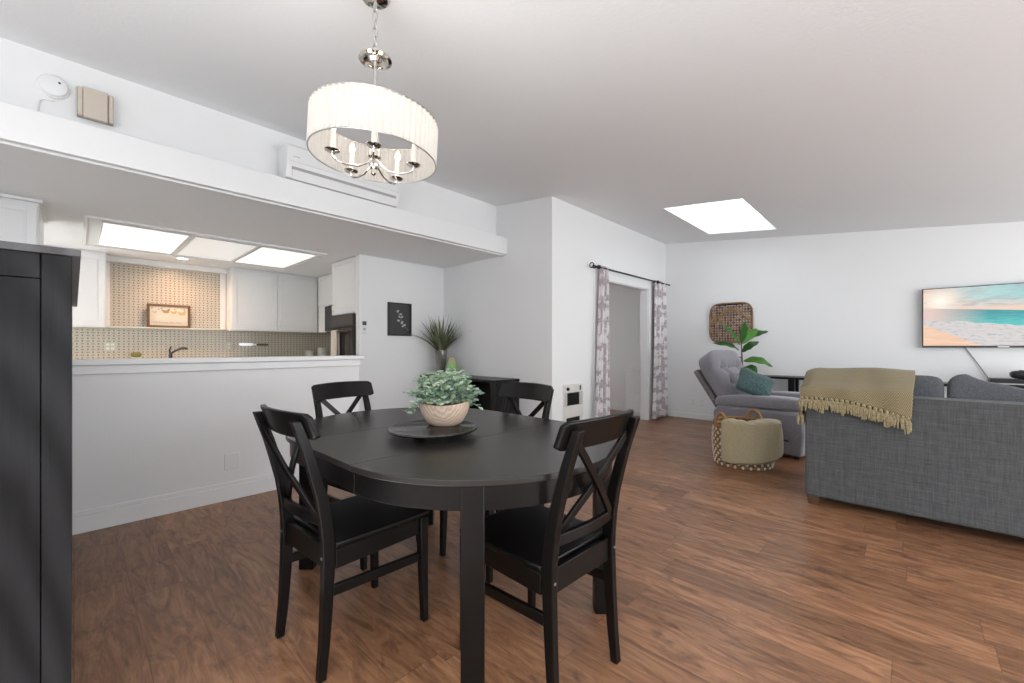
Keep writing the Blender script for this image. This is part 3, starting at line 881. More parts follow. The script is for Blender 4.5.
# black sideboard by the end wall
x0, x1, y0, y1 = -4.93, -3.44, 3.33, YB - .016
t = thing('low_cabinet', 'black open-fronted low cabinet against the end wall behind the table', 'cabinet', ((x0 + x1) / 2, (y0 + y1) / 2, 0))
part(bx(x0 - .0, x1 + .006, y0 - .01, y1, .72, .75), 'top', 'black', t, bevel=.003)
for xa in (x0, x1 - .09): part(bx(xa, xa + .09, y0, y1, .03, .719), 'side_panel', 'black', t, bevel=.003)
part(bx(x0 + .09, x1 - .09, y1 - .02, y1, .03, .719), 'back_panel', 'shadow', t)
part(bx(x0 + .09, x1 - .09, y0, y1 - .02, .03, .07), 'bottom', 'black', t)
part(bx((x0 + x1) / 2 - .02, (x0 + x1) / 2 + .02, y0 + .01, y1 - .021, .07, .719), 'divider', 'black', t)
part(bx(x0 + .02, x1 - .02, y0 + .03, y1, 0, .029), 'plinth', 'shadow', t)

# vase of grass
vx, vy, vz = -4.72, 3.52, .751
t = thing('vase_of_grass', 'dark glass vase of spiky olive grass on the black low cabinet', 'plant', (vx, vy, vz))
part(MB().lathe([(0, 0), (.058, 0), (.062, .01), (.085, .335), (.080, .338), (.057, .02), (0, .018)], 28, (vx, vy, vz)), 'vase', 'vaseglass', t)
gr = MB(); R = random.Random(3)
for i in range(95):
    a = R.uniform(0, 2 * PI); sp_ = R.random() ** .75; L = R.uniform(.40, .62) * (1 - .15 * sp_)
    th = sp_ * 1.2; w = R.uniform(.010, .017)
    d = Vector((math.cos(a), math.sin(a), 0)); side = Vector((-math.sin(a), math.cos(a), 0))
    p = Vector((vx, vy, vz + .30)) + d * R.uniform(0, .05); n = 7; pts = []
    ang = th * .55
    for j in range(n + 1):
        ww = w * (1 - (j / n) ** 2.2) + .0006
        pts.append((p - side * ww, p + side * ww + Vector((0, 0, .002))))
        ang += th * .6 / n
        p = p + (d * math.sin(ang) + Vector((0, 0, math.cos(ang)))) * (L / n)
        if p.x < XS + .05: p.x = XS + .05
        if p.y > YB - .04: p.y = YB - .04
    vs = [q for pr_ in pts for q in pr_]
    gr.add(vs, [(2 * j, 2 * j + 1, 2 * j + 3, 2 * j + 2) for j in range(n)])
part(gr, 'blades', 'grass', t)
t = thing('pillar_candle', 'green to brown tapered candle beside the dark glass vase', 'candle', (-4.46, 3.50, .751))
part(MB().lathe([(0, 0), (.082, 0), (.085, .01), (.076, .13), (.060, .215), (.045, .245), (.03, .252), (0, .248)], 28, (-4.46, 3.50, .751)), 'body', 'wax', t)
part(MB().cyl((-4.46, 3.50, .998), (-4.46, 3.50, 1.012), .003, seg=6), 'wick', 'dark', t)

# ------------------------------------------------------------------ doorway wall
t = thing('wall_heater', 'white gas wall heater with a dark grille beside the doorway', 'heater', (XD, 4.14, .12))
y0, y1, z0, z1 = 3.945, 4.335, .10, .69
part(bx(XD, XD + .02, y0, y1, z0, z1), 'frame', 'offwhite', t, bevel=.004)
part(bx(XD + .02, XD + .032, y0 + .015, y1 - .012, .600, .680), 'control_panel', 'offwhite', t, bevel=.004)
part(MB().cyl((XD + .032, y0 + .055, .638), (XD + .05, y0 + .055, .638), .02, seg=20), 'knob', 'dark', t)
part(bx(XD + .032, XD + .036, y1 - .085, y1 - .06, .612, .668), 'vent_slot', 'darkm', t)
part(bx(XD + .02, XD + .022, y0 + .055, y1 - .085, .438, .588), 'recess_shade', 'shadow', t)  # flat dark plate, painted shade behind the grille
gg = MB()
for k in range(7): gg.box(XD + .022, XD + .030, y0 + .055, y1 - .085, (.444 + k * .0208), (.452 + k * .0208))
part(gg, 'grille', 'iron', t)
part(MB().box(XD + .02, XD + .034, y0 + .01, y0 + .05, .435, .592).box(XD + .02, XD + .03, y1 - .08, y1 - .012, .435, .592), 'side_strip', plain('warm_grey_enamel', (.55, .53, .50), .4), t, bevel=.002)
part(bx(XD + .02, XD + .036, y0 + .01, y1 - .012, .305, .427), 'lower_panel', 'offwhite', t, bevel=.004)
part(bx(XD + .02, XD + .022, y0 + .05, y1 - .07, .225, .292), 'recess_shade', 'shadow', t)  # flat dark plate, painted shade of the lower slot

xr = XD + .082
t = thing('curtain_rod', 'thin black curtain rod over the doorway', 'curtain rod', (xr, 5.6, 2.15))
part(MB().cyl((xr, 4.47, 2.15), (xr, 6.72, 2.15), .011, seg=12), 'rod', 'iron', t)
for yb in (4.60, 6.30):
    b_ = part(MB().tube([(XD + .001, yb, 2.15), (xr, yb, 2.15)], .009, 8).lathe([(0, -.028), (.02, -.02), (.028, 0), (.02, .02), (0, .028)], 14, (xr, yb, 2.15)), 'bracket', 'iron', t)
fn_ = MB().tube([(xr + .03 * math.cos(q * PI / 9), 4.44 + 0 * q, 2.15 + .03 * math.sin(q * PI / 9)) for q in range(18)], .007, 6, True)
part(fn_, 'finial', 'iron', t)
part(MB().pillow((.03, .05, .03), 1, 1, 12, 8, Matrix.Translation((xr, 6.735, 2.15))), 'finial', 'iron', t)


def curtain(label, ya, yb, yat, ybt, seed):
    R = random.Random(seed); ph = R.uniform(0, 6)

    def fn(u, v):
        z = .025 + (2.175 - .025) * v
        a = ya + (yat - ya) * v; b = yb + (ybt - yb) * v
        y = a + (b - a) * u
        amp = .027 * (1 - .35 * v)
        x = xr + amp * math.sin(u * 5 * 2 * PI + ph + .25 * math.sin(v * 4)) + .008 * math.sin(u * 21 + v * 3)
        if v > .96: x = xr + (x - xr) * .55
        return (x, y, z)
    g = MB().grid(fn, 70, 40)
    return tag(g.build('curtain', 'curtain', solid=.003, origin=(xr, (ya + yb) / 2, .02), angle=80), label, 'curtain', 'printed curtains at the doorway')


curtain('narrow printed curtain at the left side of the doorway, nearest the heater', 4.50, 4.83, 4.64, 4.84, 1)
curtain('printed curtain at the right side of the doorway, by the corner', 6.13, 6.70, 6.22, 6.60, 2)

# chest of drawers seen through the doorway
t = thing('drawer_chest', 'white chest of drawers seen through the doorway', 'chest', (-3.27, 6.55, 0))
x0, x1, y0, y1 = -3.46, -3.085, 6.36, YF - .02
part(bx(x0, x1, y0 + .018, y1, .03, .73), 'carcass', 'cab', t, bevel=.003)
part(bx(x0 - .01, x1 + .01, y0, y1, .73, .75), 'top', 'cab', t, bevel=.003)
for za, zb in ((.05, .375), (.385, .72)):
    d = part(bx(x0 + .008, x1 - .008, y0, y0 + .017, za, zb), 'drawer', 'cab', t, bevel=.003)
    part(bx((x0 + x1) / 2 - .12, (x0 + x1) / 2 + .12, y0 - .012, y0 - .0005, zb - .03, zb - .02), 'handle', 'plastic', d)
part(bx(x0 + .02, x1 - .02, y0 + .04, y1, 0, .029), 'plinth', 'cab', t)

# ------------------------------------------------------------------ dining table
TX, TY, TR, HL = -1.605, 1.205, .575, .2575
t = thing('dining_table', 'black-brown extended dining table with rounded ends', 'table', (TX, TY, 0))


def half_disc(r, s, n=40, gap=.0003):
    return [(TX + s * (HL + gap + r * math.cos(a)), TY + r * math.sin(a) * s) for a in [-PI / 2 + PI * i / n for i in range(n + 1)]]


for s in (1, -1):
    part(MB().prism(half_disc(TR, s), .72, .74), 'tabletop', 'tabletop', t, bevel=.0025, seg=3)
part(bx(TX - HL, TX + HL, TY - TR, TY + TR, .72, .74), 'table_leaf', 'tabletop', t, bevel=.0012)
for s in (1, -1):
    ro, ri = .558, .536; o_ = half_disc(ro, s); i_ = half_disc(ri, s)
    g = MB(); n = len(o_)
    g.loft([[(*o_[k], .642), (*i_[k], .642), (*i_[k], .7195), (*o_[k], .7195)] for k in range(n)])
    part(g, 'apron', 'black', t, bevel=.002)
    part(bx(TX - HL + .0008, TX + HL - .0008, TY + s * .547 - .011, TY + s * .547 + .011, .642, .7195), 'apron', 'black', t, bevel=.002)
for s in (1, -1):
    for q in (1, -1):
        m = Matrix.Rotation(s * q * .763, 3, 'Z')
        c = Vector((TX + s * (HL + .532 * math.cos(.763)), TY + q * .532 * math.sin(.763), .3597))
        part(MB().obox(c, (.071, .071, .7194), m), 'leg', 'black', t, bevel=.003)

# ------------------------------------------------------------------ chairs


def lerp(tab, z):
    for (a, b), (c, d) in zip(tab, tab[1:]):
        if z <= c: return b + (d - b) * (z - a) / (c - a)
    return tab[-1][1]


POST = [(0., -.232), (.12, -.220), (.25, -.212), (.40, -.205), (.50, -.208), (.62, -.229), (.76, -.267), (.92, -.324)]


def make_chair(label):
    t = thing('dining_chair', label, 'chair', group='black cross-back dining chairs round the table')
    kw = dict(world=False)
    # seat: shaped board with rounded front corners
    pl = [(-.186, -.186), (.186, -.186), (.194, -.02)]
    for q in range(7): a = PI / 2 * q / 6; pl.append((.168 + .033 * math.cos(a), .190 + .033 * math.sin(a)))
    for q in range(7): a = PI / 2 + PI / 2 * q / 6; pl.append((-.168 + .033 * math.cos(a), .190 + .033 * math.sin(a)))
    pl.append((-.194, -.02))
    part(MB().prism(pl, .432, .455), 'seat', 'black', t, bevel=.007, seg=3, **kw)
    for s in (-1, 1):
        th = [(0, .028), (.2, .036), (.43, .044), (.6, .040), (.889, .030)]
        secs = []
        for z in (0, .06, .12, .18, .25, .33, .40, .46, .54, .62, .70, .78, .84, .889):
            y = lerp(POST, z); h = lerp(th, z) / 2; x = s * (.170 - .010 * z); w = .0138
            secs.append([(x - w, y - h, z), (x + w, y - h, z), (x + w, y + h, z), (x - w, y + h, z)])
        g = MB().loft(secs); part(g, 'rear_leg', 'black', t, bevel=.003, **kw)
        secs = []
        for z, w, dy in ((0, .013, .012), (.2, .0155, .004), (.4315, .019, 0)):
            x = s * (.179 + .006 * (1 - z / .43)); y = .186 + dy * .6
            secs.append([(x - w, y - w, z), (x + w, y - w, z), (x + w, y + w, z), (x - w, y + w, z)])
        part(MB().loft(secs), 'front_leg', 'black', t, bevel=.003, **kw)
        part(bx(s * .175 - .011, s * .175 + .011, -.186, .169, .365, .4315), 'side_rail', 'black', t, bevel=.002, **kw)
        y0 = lerp(POST, .285) + .018
        g = MB().loft([[(s * .174 - .008, y, z - .018), (s * .174 + .008, y, z - .018), (s * .174 + .008, y, z + .018), (s * .174 - .008, y, z + .018)] for y, z in ((y0, .290), (.174, .268))])
        part(g, 'stretcher', 'black', t, bevel=.002, **kw)
        part(MB().cyl((s * .1675, -.2278, .41), (s * .1675, -.2305, .41), .005, seg=10), 'screw', 'nickel', t, **kw)
    part(bx(-.159, .159, .180, .200, .365, .4315), 'front_rail', 'black', t, bevel=.002, **kw)
    part(bx(-.151, .151, -.214, -.194, .365, .445), 'rear_rail', 'black', t, bevel=.002, **kw)

    def bow(x, d, half=.204): return -d * (1 - (x / half) ** 2)
    secs = []
    N = 22
    for i in range(N + 1):
        x = -.198 + .396 * i / N; e = abs(x) - .184
        cut = .010 * max(0, e / .014) ** 2
        y0 = lerp(POST, .824) + .040 + bow(x, .036); y1 = lerp(POST, .914) + .044 + bow(x, .046)
        za = .822 + cut; zb = .911 + .006 * (1 - (x / .198) ** 2) - cut
        secs.append([(x, y0 - .011, za), (x, y0 + .011, za), (x, y1 + .011, zb), (x, y1 - .011, zb)])
    part(MB().loft(secs), 'top_rail', 'black', t, bevel=.006, seg=3, **kw)
    secs = []
    for i in range(N + 1):
        x = -.153 + .306 * i / N
        y = lerp(POST, .535) + bow(x, .026, .158)
        za = .515 + .008 * (1 - (x / .154) ** 2)
        secs.append([(x, y - .010, za), (x, y + .010, za), (x, y + .010, za + .036), (x, y - .010, za + .036)])
    part(MB().loft(secs), 'lower_rail', 'black', t, bevel=.003, **kw)
    for s in (-1, 1):
        secs = []
        for i in range(15):
            f = i / 14; x = s * (-.148 + .296 * f); z = .535 + (.838 - .535) * f
            y = lerp(POST, z) + .006 + bow(x, .024, .17) + s * .0075
            dx, dz = .296 * s, .310; L = math.hypot(dx, dz); nx, nz = -dz / L * .013, dx / L * .013
            secs.append([(x - nx, y - .0065, z - nz), (x + nx, y - .0065, z + nz), (x + nx, y + .0065, z + nz), (x - nx, y + .0065, z - nz)])
        part(MB().loft(secs), 'cross_slat', 'black', t, bevel=.002, **kw)
    return t


def put(o, x, y, fx, fy): o.location = (x, y, 0); o.rotation_euler = (0, 0, math.atan2(fy, fx) - PI / 2)


ch = make_chair('black cross-back chair at the near side of the table, nearest the half wall')
put(ch, -1.632, .798, -.065, .998)
put(dup(ch, 'black cross-back chair at the right end of the table, its back towards the sofa'), -1.006, 1.183, -1, .03)
put(dup(ch, 'black cross-back chair at the far side, in front of the black low cabinet'), -1.655, 1.575, 0, -1)
put(dup(ch, 'black cross-back chair at the left end, in front of the half wall end'), -2.235, 1.175, .99, .14)

# ------------------------------------------------------------------ table centre
lx, ly = -1.535, 1.10
t = thing('lazy_susan', 'round black turntable on the dining table under the wooden bowl', 'turntable', (lx, ly, .741))
part(MB().lathe([(0, 0), (.085, 0), (.085, .020), (.08, .023), (0, .023)], 40, (lx, ly, .741)), 'base', 'dark', t)
part(MB().lathe([(0, .0235), (.185, .0235), (.196, .027), (.199, .032), (.196, .037), (.190, .037), (.184, .033), (0, .033)], 72, (lx, ly, .741)), 'tray', plain('black_lacquer', (.016, .015, .015), .16, var=.1), t)

bxx, byy, bz = -1.55, 1.175, .7755
t = thing('potted_eucalyptus', 'pale wooden bowl full of sage green leaves on the black turntable', 'plant', (bxx, byy, bz), math.radians(43.7))
prof = [(0, 0), (.060, 0), (.082, .014), (.105, .050), (.118, .088), (.120, .106), (.113, .106), (.108, .09), (.09, .05), (.05, .02), (0, .018)]
g = MB().lathe(prof, 48)
for v in g.v:
    a = math.atan2(v.y, v.x); v.y *= .82
    if v.z > .03: v.z += .006 * math.cos(2 * a) * (v.z / .09)
part(g, 'bowl', 'bowlwood', t, world=False)
g = MB().lathe([(0, .090), (.05, .093), (.094, .080)], 32)
for v in g.v: v.y *= .80
part(g, 'soil', 'pot', t, world=False)
R = random.Random(11); lv = MB(); st = MB()


def add_leaf(mb, c, d, nrm, L, W, fold=.25):
    """small rounded leaf: c base, d along, nrm up"""
    d = d.normalized(); s = d.cross(nrm).normalized(); n = s.cross(d)
    pr = [(0, .0), (.18, .55), (.45, 1.), (.75, .82), (1., .05)]
    vs = []
    for f, w in pr:
        p = c + d * (L * f) - n * (L * .25 * f * f)
        vs += [p - s * (W * w / 2) + n * (fold * W * w / 2), p, p + s * (W * w / 2) + n * (fold * W * w / 2)]
    fs = []
    for i in range(4):
        for k in range(2): fs.append((3 * i + k, 3 * i + k + 1, 3 * i + 4 + k, 3 * i + 3 + k))
    mb.add(vs, fs)


for i in range(150):
    a = R.uniform(0, 2 * PI); el = R.uniform(.22, 1.5); L = R.uniform(.075, .118) + .035 * math.sin(el)
    d = Vector((math.cos(a) * math.cos(el), .8 * math.sin(a) * math.cos(el), math.sin(el)))
    p0 = Vector((.07 * math.cos(a) * R.random(), .055 * math.sin(a) * R.random(), .098))
    pts = [p0 + d * (L * f) + Vector((0, 0, -.040 * f * f * math.cos(el) * (1.9 if (i % 6 == 0 and abs(math.sin(a)) < .55) else .25))) for f in (0, .25, .5, .75, 1)]
    st.tube(pts, [.0018, .0016, .0014, .0012, .0009], 5)
    for k in range(9):
        f = .28 + .72 * k / 8; q = min(3, int(f * 4)); p = pts[q].lerp(pts[q + 1], f * 4 - q)
        for s_ in (0, 1):
            ra = R.uniform(0, 2 * PI); dd = Vector((math.cos(ra), math.sin(ra), R.uniform(-.2, .8)))
            add_leaf(lv, p, dd, Vector((R.uniform(-.4, .4), R.uniform(-.4, .4), 1)), R.uniform(.020, .032), R.uniform(.017, .026))
part(lv, 'leaves', 'euca', t, world=False)
part(st, 'stems', plain('sage_stem', (.16, .22, .14), .7), t, world=False)

# ------------------------------------------------------------------ chandelier
CX, CY = -1.748, .938
cz = zc(CX)
t = thing('chandelier', 'drum shade chandelier with pleated white shade over the table', 'chandelier', (CX, CY, cz))
FW = Vector((-.6905, .7234, 0)); SR = .272; SB, ST = 1.978, 2.150
TILT = Matrix.Translation((CX, CY, 2.06)) @ Matrix.Rotation(math.radians(3), 4, FW) @ Matrix.Translation((-CX, -CY, -2.06))


def lpart(mb, name, mat, parent=t, **kw):
    mb.xform(TILT); return part(mb, name, mat, parent, **kw)


g = MB().lathe([(0, -.028), (.02, -.027), (.055, -.018), (.065, -.006), (.066, .004), (0, .006)], 36, (CX, CY, cz))
part(g, 'canopy', 'chrome', t)
g = MB(); zt, zb = cz - .03, 2.452; n = 6; ll = (zt - zb) / n
for i in range(n):
    zc_ = zb + (i + .5) * ll; pts = []
    for q in range(14):
        a = 2 * PI * q / 14; u_, w_ = .011 * math.cos(a), (ll / 2 + .004) * math.sin(a)
        pts.append((CX + (u_ if i % 2 else 0), CY + (0 if i % 2 else u_), zc_ + w_))
    g.tube(pts, .0026, 6, True)
part(g, 'chain', 'nickel', t)
part(MB().lathe([(0, .014), (.014, .013), (.018, .004), (.058, 0), (.071, -.006), (.072, -.012), (.058, -.016), (.05, -.010), (.03, -.008), (.02, -.022), (0, -.024)], 40, (CX, CY, 2.436)), 'loop_plate', 'chrome', t)
part(MB().cyl((CX, CY, 2.06), (CX, CY, 2.415), .0075, seg=12), 'rod', 'nickel', t)
lpart(MB().lathe([(0, .09), (.016, .088), (.018, .05), (.030, .04), (.030, .02), (.02, .01), (.024, -.01), (.016, -.03), (.012, -.034), (.012, -.052), (.006, -.06), (0, -.062)], 28, (CX, CY, 1.965)), 'hub', 'chrome')
# shade: pleated drum
secs = MB(); N = 160


def shade_fn(u, v):
    a = 2 * PI * u; r = SR + .0045 * math.cos(a * 62)
    return (CX + r * math.cos(a), CY + r * math.sin(a), SB + (ST - SB) * v)


sh_ = lpart(MB().grid(shade_fn, 480, 2), 'shade', 'shade', angle=80)
g = MB()
for z in (SB, ST): g.tube([(CX + (SR + .001) * math.cos(2 * PI * q / 72), CY + (SR + .001) * math.sin(2 * PI * q / 72), z) for q in range(72)], .0030, 6, True)
lpart(g, 'shade_rim', 'nickel', sh_)
g = MB()
for q in range(3):
    a = 2 * PI * q / 3 + .5
    g.tube([(CX, CY, ST - .012), (CX + (SR - .002) * math.cos(a), CY + (SR - .002) * math.sin(a), ST - .008)], .0028, 6)
g.lathe([(.006, -.004), (.018, -.004), (.018, .004), (.006, .004)], 20, (CX, CY, ST - .012), True)
lpart(g, 'shade_bars', 'plastic', sh_)
th0 = math.atan2(.690, .7234)
for q in range(5):
    a = math.radians(72 * q) + th0; ca, sa = math.cos(a), math.sin(a)
    P = lambda r, z: (CX + r * ca, CY + r * sa, z)
    ap = [P(.012, 1.985), P(.03, 1.952), P(.07, 1.928), (P(.12, 1.920)), P(.158, 1.926), P(.176, 1.937), P(.178, 1.955)]
    ar = lpart(MB().tube(ap, .0048, 8), 'arm', 'chrome')
    lpart(MB().lathe([(0, .0), (.012, 0), (.026, .004), (.032, .009), (.031, .011), (.012, .006), (0, .006)], 24, P(.178, 1.953)), 'drip_dish', 'chrome', ar)
    lpart(MB().cyl(P(.178, 1.959), P(.178, 2.045), .0115, seg=16), 'candle_sleeve', 'candle', ar)
    lpart(MB().lathe([(0, 0), (.008, .002), (.013, .018), (.011, .032), (.004, .048), (0, .052)], 16, P(.178, 2.0455)), 'bulb', 'bulb', ar)
    l = bpy.data.lights.new('candle_lamp', 'POINT'); l.energy = .20; l.color = (1, .80, .58); l.shadow_soft_size = .02
    lo = bpy.data.objects.new('candle_lamp', l); COL.objects.link(lo); lo.location = TILT @ Vector(P(.13, 2.09))

# ------------------------------------------------------------------ black sideboard at the left edge
hx, hb, hy = -1.62, -3.62, -.004; hz = 1.391
t = thing('sideboard', 'tall black-brown wooden sideboard at the left edge, its end panel facing', 'sideboard', ((hx + hb) / 2, -.24, 0))
yb_ = -.47
M['hutch_top'] = grain('pine_top_sheen', (.022, .021, .022), (.085, .082, .083), .45, (22, 22, 6), True, .3)  # grazing reflection on the top painted in as a lighter grey
part(bx(hb, hx + .012, yb_ - .01, hy + .017, hz - .018, hz), 'top', 'hutch_top', t, bevel=.002)
part(bx(hb + .01, hx - .022, yb_ + .02, hy - .02, .06, hz - .019), 'carcass', 'hutch', t)
for (a, b) in ((hy - .054, hy), (yb_, yb_ + .054)): part(bx(hx - .021, hx, a, b, 0, hz - .0185), 'end_post', 'hutch', t, bevel=.0015)
for (a, b) in ((hz - .082, hz - .0185), (.06, .14)): part(bx(hx - .021, hx - .001, yb_ + .0565, hy - .0565, a, b), 'end_rail', 'hutch', t, bevel=.0015)
part(bx(hx - .0215, hx - .006, yb_ + .0565, hy - .0565, .1425, hz - .0845), 'end_panel', 'hutch', t, bevel=.001)
for k in range(3):
    xa = hb + .03 + k * .655
    d = part(bx(xa, xa + .645, hy - .019, hy - .003, .10, hz - .03), 'door', 'hutch', t, bevel=.0015)
part(bx(hb + .01, hb + .06, yb_, hy - .005, 0, .059), 'foot', 'hutch', t)

# ------------------------------------------------------------------ sofa
sx0, sx1, sy0, sy1 = -.556, 1.78, 3.66, 4.58
t = thing('sofa', 'grey fabric sofa seen from behind at the right edge', 'sofa', ((sx0 + sx1) / 2, (sy0 + sy1) / 2, 0))
part(bx(sx0, sx1, sy0, sy0 + .20, .062, .808), 'back_frame', 'sofa', t, bevel=.014, seg=3)
part(bx(sx0 + .01, sx1 - .01, sy0 + .201, sy1 - .03, .065, .32), 'base', 'sofa', t, bevel=.01)
for xa in (sx0, sx1 - .2): part(MB().box(xa, xa + .2, sy0 + .202, sy1, .066, .60), 'arm', 'sofa', t, bevel=.03, seg=4)
w = (sx1 - sx0 - .42) / 3


def saggy(p, k):
    q = Vector(p)
    q.z += .012 * math.sin(q.x * 14 + k) * (1 if q.z > 0 else 0)
    return q


for k in range(3):
    xc = sx0 + .21 + w * (k + .5)
    part(MB().pillow((w - .01, .56, .17), .3, .25, 40, 14, Matrix.Translation((xc, sy0 + .56, .405))), 'seat_cushion', 'sofa_cushion', t)
for k, (xa, xb, zt) in enumerate(((-.35, .158, .935), (.172, .90, .950), (.92, 1.56, .94))):
    def fn(p, k=k, xa=xa, xb=xb):
        q = Vector(p); hw = (xb - xa) / 2; f = (q.x + hw) / (2 * hw)
        if k == 1 and q.z > 0:
            sag = .17 * max(0, (f - .12) / .88) ** .8
            q.z -= sag * (q.z / .24)
            q.z += .006 * math.sin(f * 23 + q.y * 9) * (q.z / .2)
            q.y += .018 * math.sin(f * 9)
        return q
    m = Matrix.Translation(((xa + xb) / 2, sy0 + .29, zt - .24)) @ Matrix.Rotation(math.radians(-10), 4, 'X')
    part(MB().pillow((xb - xa, .20, .48), .22, .22, 56, 24, m, fn), 'back_cushion', 'sofa_cushion', t)
for (xx, yy) in ((sx0 + .045, sy0 + .05), (sx1 - .045, sy0 + .05), (sx0 + .045, sy1 - .06), (sx1 - .045, sy1 - .06)):
    part(MB().loft([[(xx - a, yy - a, z), (xx + a, yy - a, z), (xx + a, yy + a, z), (xx - a, yy + a, z)] for z, a in ((0, .028), (.0615, .038))]), 'foot', 'dotleg', t, bevel=.003)

# knitted throw over the sofa back
t = thing('knitted_throw', 'khaki knitted throw with a fringe draped over the back of the grey sofa', 'blanket', (-.27, sy0, .7))
XA, XB = -.578, .020


def hem(s): return .778 - .022 * s - .075 * max(0, s - .45) / .55


def throw_fn(u, v):
    s = u; x = XA + (XB - XA) * s
    path = [(sy0 - .022, hem(s)), (sy0 - .022, .80), (sy0 - .016, .832), (sy0 + .02, .852), (sy0 + .08, .875), (sy0 + .15, .915), (sy0 + .23, .956), (sy0 + .30, .966), (sy0 + .38, .950), (sy0 + .46, .89), (sy0 + .49, .80)]
    d = [0]
    for a, b in zip(path, path[1:]): d.append(d[-1] + math.hypot(b[0] - a[0], b[1] - a[1]))
    L = v * d[-1]
    for i in range(len(path) - 1):
        if L <= d[i + 1] + 1e-9:
            f = (L - d[i]) / max(1e-9, d[i + 1] - d[i]); y = path[i][0] + (path[i + 1][0] - path[i][0]) * f; z = path[i][1] + (path[i + 1][1] - path[i][1]) * f; break
    lump = .5 + .5 * math.sin(s * 7.5 + v * 5)
    z += .012 * lump * min(1, v * 3) * (1 if v < .9 else 0)
    if s < .14:   # the sofa back ends here: the knit sags over the corner
        k = (1 - s / .14); z -= .030 * k * k * (1 if v > .12 else .3)
    y -= .006 * (1 + math.sin(s * 16 + v * 3)) * (1 - v)
    x += -.03 * v * 0 + (.018 * (1 - min(1, v * 2.2)) * -1 if s > .8 else 0) * (s - .8) * 5 * -1 * -1
    return (x, y, z)


part(MB().grid(throw_fn, 60, 60), 'blanket', 'knit', t, solid=.014, angle=80)


def flap_fn(u, v):
    y = sy0 - .02 + .34 * u
    z = .845 + .03 * u - (.20 + .02 * math.sin(u * 8)) * v
    return (sx0 - .020 - .008 * math.sin(u * 9) * v, y, z)


part(MB().grid(flap_fn, 20, 16), 'side_flap', 'knit', t, solid=.012, angle=80)
R = random.Random(4)


def tassel(p, L, dy):
    g = MB(); p = Vector(p)
    g.pillow((.024, .022, .024), 1, 1, 10, 6, Matrix.Translation(p))
    for k in range(6):
        ox = (k - 2.5) * .0062 + R.uniform(-.002, .002); l = L * R.uniform(.82, 1.05); sw = R.uniform(-.008, .008)
        oy = dy * (.004 + .005 * (k % 2))
        g.tube([p + Vector((ox * .4, 0, -.004)), p + Vector((ox * 1.1 + sw * .3, oy, -l * .4)), p + Vector((ox + sw, oy * 1.3, -l * .8)), p + Vector((ox * .9 + sw * 1.1, oy, -l))], [.0042, .0048, .0045, .003], 5)
    return g


NT_ = 21
for i in range(NT_):
    s = (i + .3) / NT_; x = XA + (XB - XA) * s - (.018 * (s - .8) * 5 if s > .8 else 0)
    part(tassel((x, sy0 - .034, hem(s) - .006), .082 + (.015 if i % 4 == 0 else 0), -1), 'tassel', 'fringe', t)
for i in range(8):
    u = (i + .4) / 8
    part(tassel((sx0 - .030, sy0 - .015 + .33 * u, .645 + .03 * u), .08, 0), 'tassel', 'fringe', t)

# ------------------------------------------------------------------ recliner
t = thing('recliner', 'lilac-grey reclining armchair with a buttoned back near the far wall', 'armchair', (-1.135, 5.43, 0), math.radians(-9))
kw = dict(world=False)
for s in (-1, 1):
    side = [(-.42, .06), (.425, .04), (.445, .25), (.43, .47), (-.40, .47), (-.46, .40)]
    g = MB().loft([[(x, s * .30 + d, z) for x, z in side] for d in (-.125, .125)])
    part(g, 'side_panel', 'recliner', t, bevel=.022, seg=3, **kw)

    def fa(p):
        q = Vector(p); f = (q.x + .43) / .86
        q.z += .018 * math.sin(f * PI) - .022 * (1 - f) + .012 * f
        return q
    part(MB().pillow((.90, .245, .135), .42, .30, 44, 14, Matrix.Translation((.0, s * .305, .532)), fa), 'arm_rest', 'recliner', t, **kw)
part(bx(-.40, .40, -.17, .17, .08, .38), 'base', 'recliner_dark', t, bevel=.01, **kw)
part(MB().pillow((.78, .352, .17), .35, .3, 40, 14, Matrix.Translation((.06, 0, .465))), 'seat_cushion', 'recliner', t, **kw)
part(MB().pillow((.10, .34, .36), .4, .4, 30, 16, Matrix.Translation((.435, 0, .25))), 'foot_rest', 'recliner', t, **kw)
tilt = math.radians(-34)
mb_ = Matrix.Translation((-.34, 0, .44)) @ Matrix.Rotation(tilt, 4, 'Y')
# rear shell: a thin padded plate behind the cushion
g = MB().box(-.115, -.055, -.35, .35, -.02, .55); g.xform(mb_)
part(g, 'back_shell', 'recliner_dark', t, bevel=.02, seg=3, **kw)
BT = [(yy, zz) for zz, ys in ((.27, (-.19, 0, .19)), (.46, (-.19, 0, .19))) for yy in ys]


def cush(p):
    q = Vector(p)
    h = q.z + .36      # height along the back
    q.x += .045 * max(0, (h - .50) / .2) ** 1 * (1 if q.x > 0 else .3)     # head roll
    if q.x > 0:
        for (yy, zz) in BT:
            d2 = (q.y - yy) ** 2 + (h - zz) ** 2
            q.x -= .055 * math.exp(-d2 / .0035)
        q.x -= .018 * math.exp(-((h - .27) ** 2) / .0006) + .016 * math.exp(-((h - .46) ** 2) / .0006)
    return q


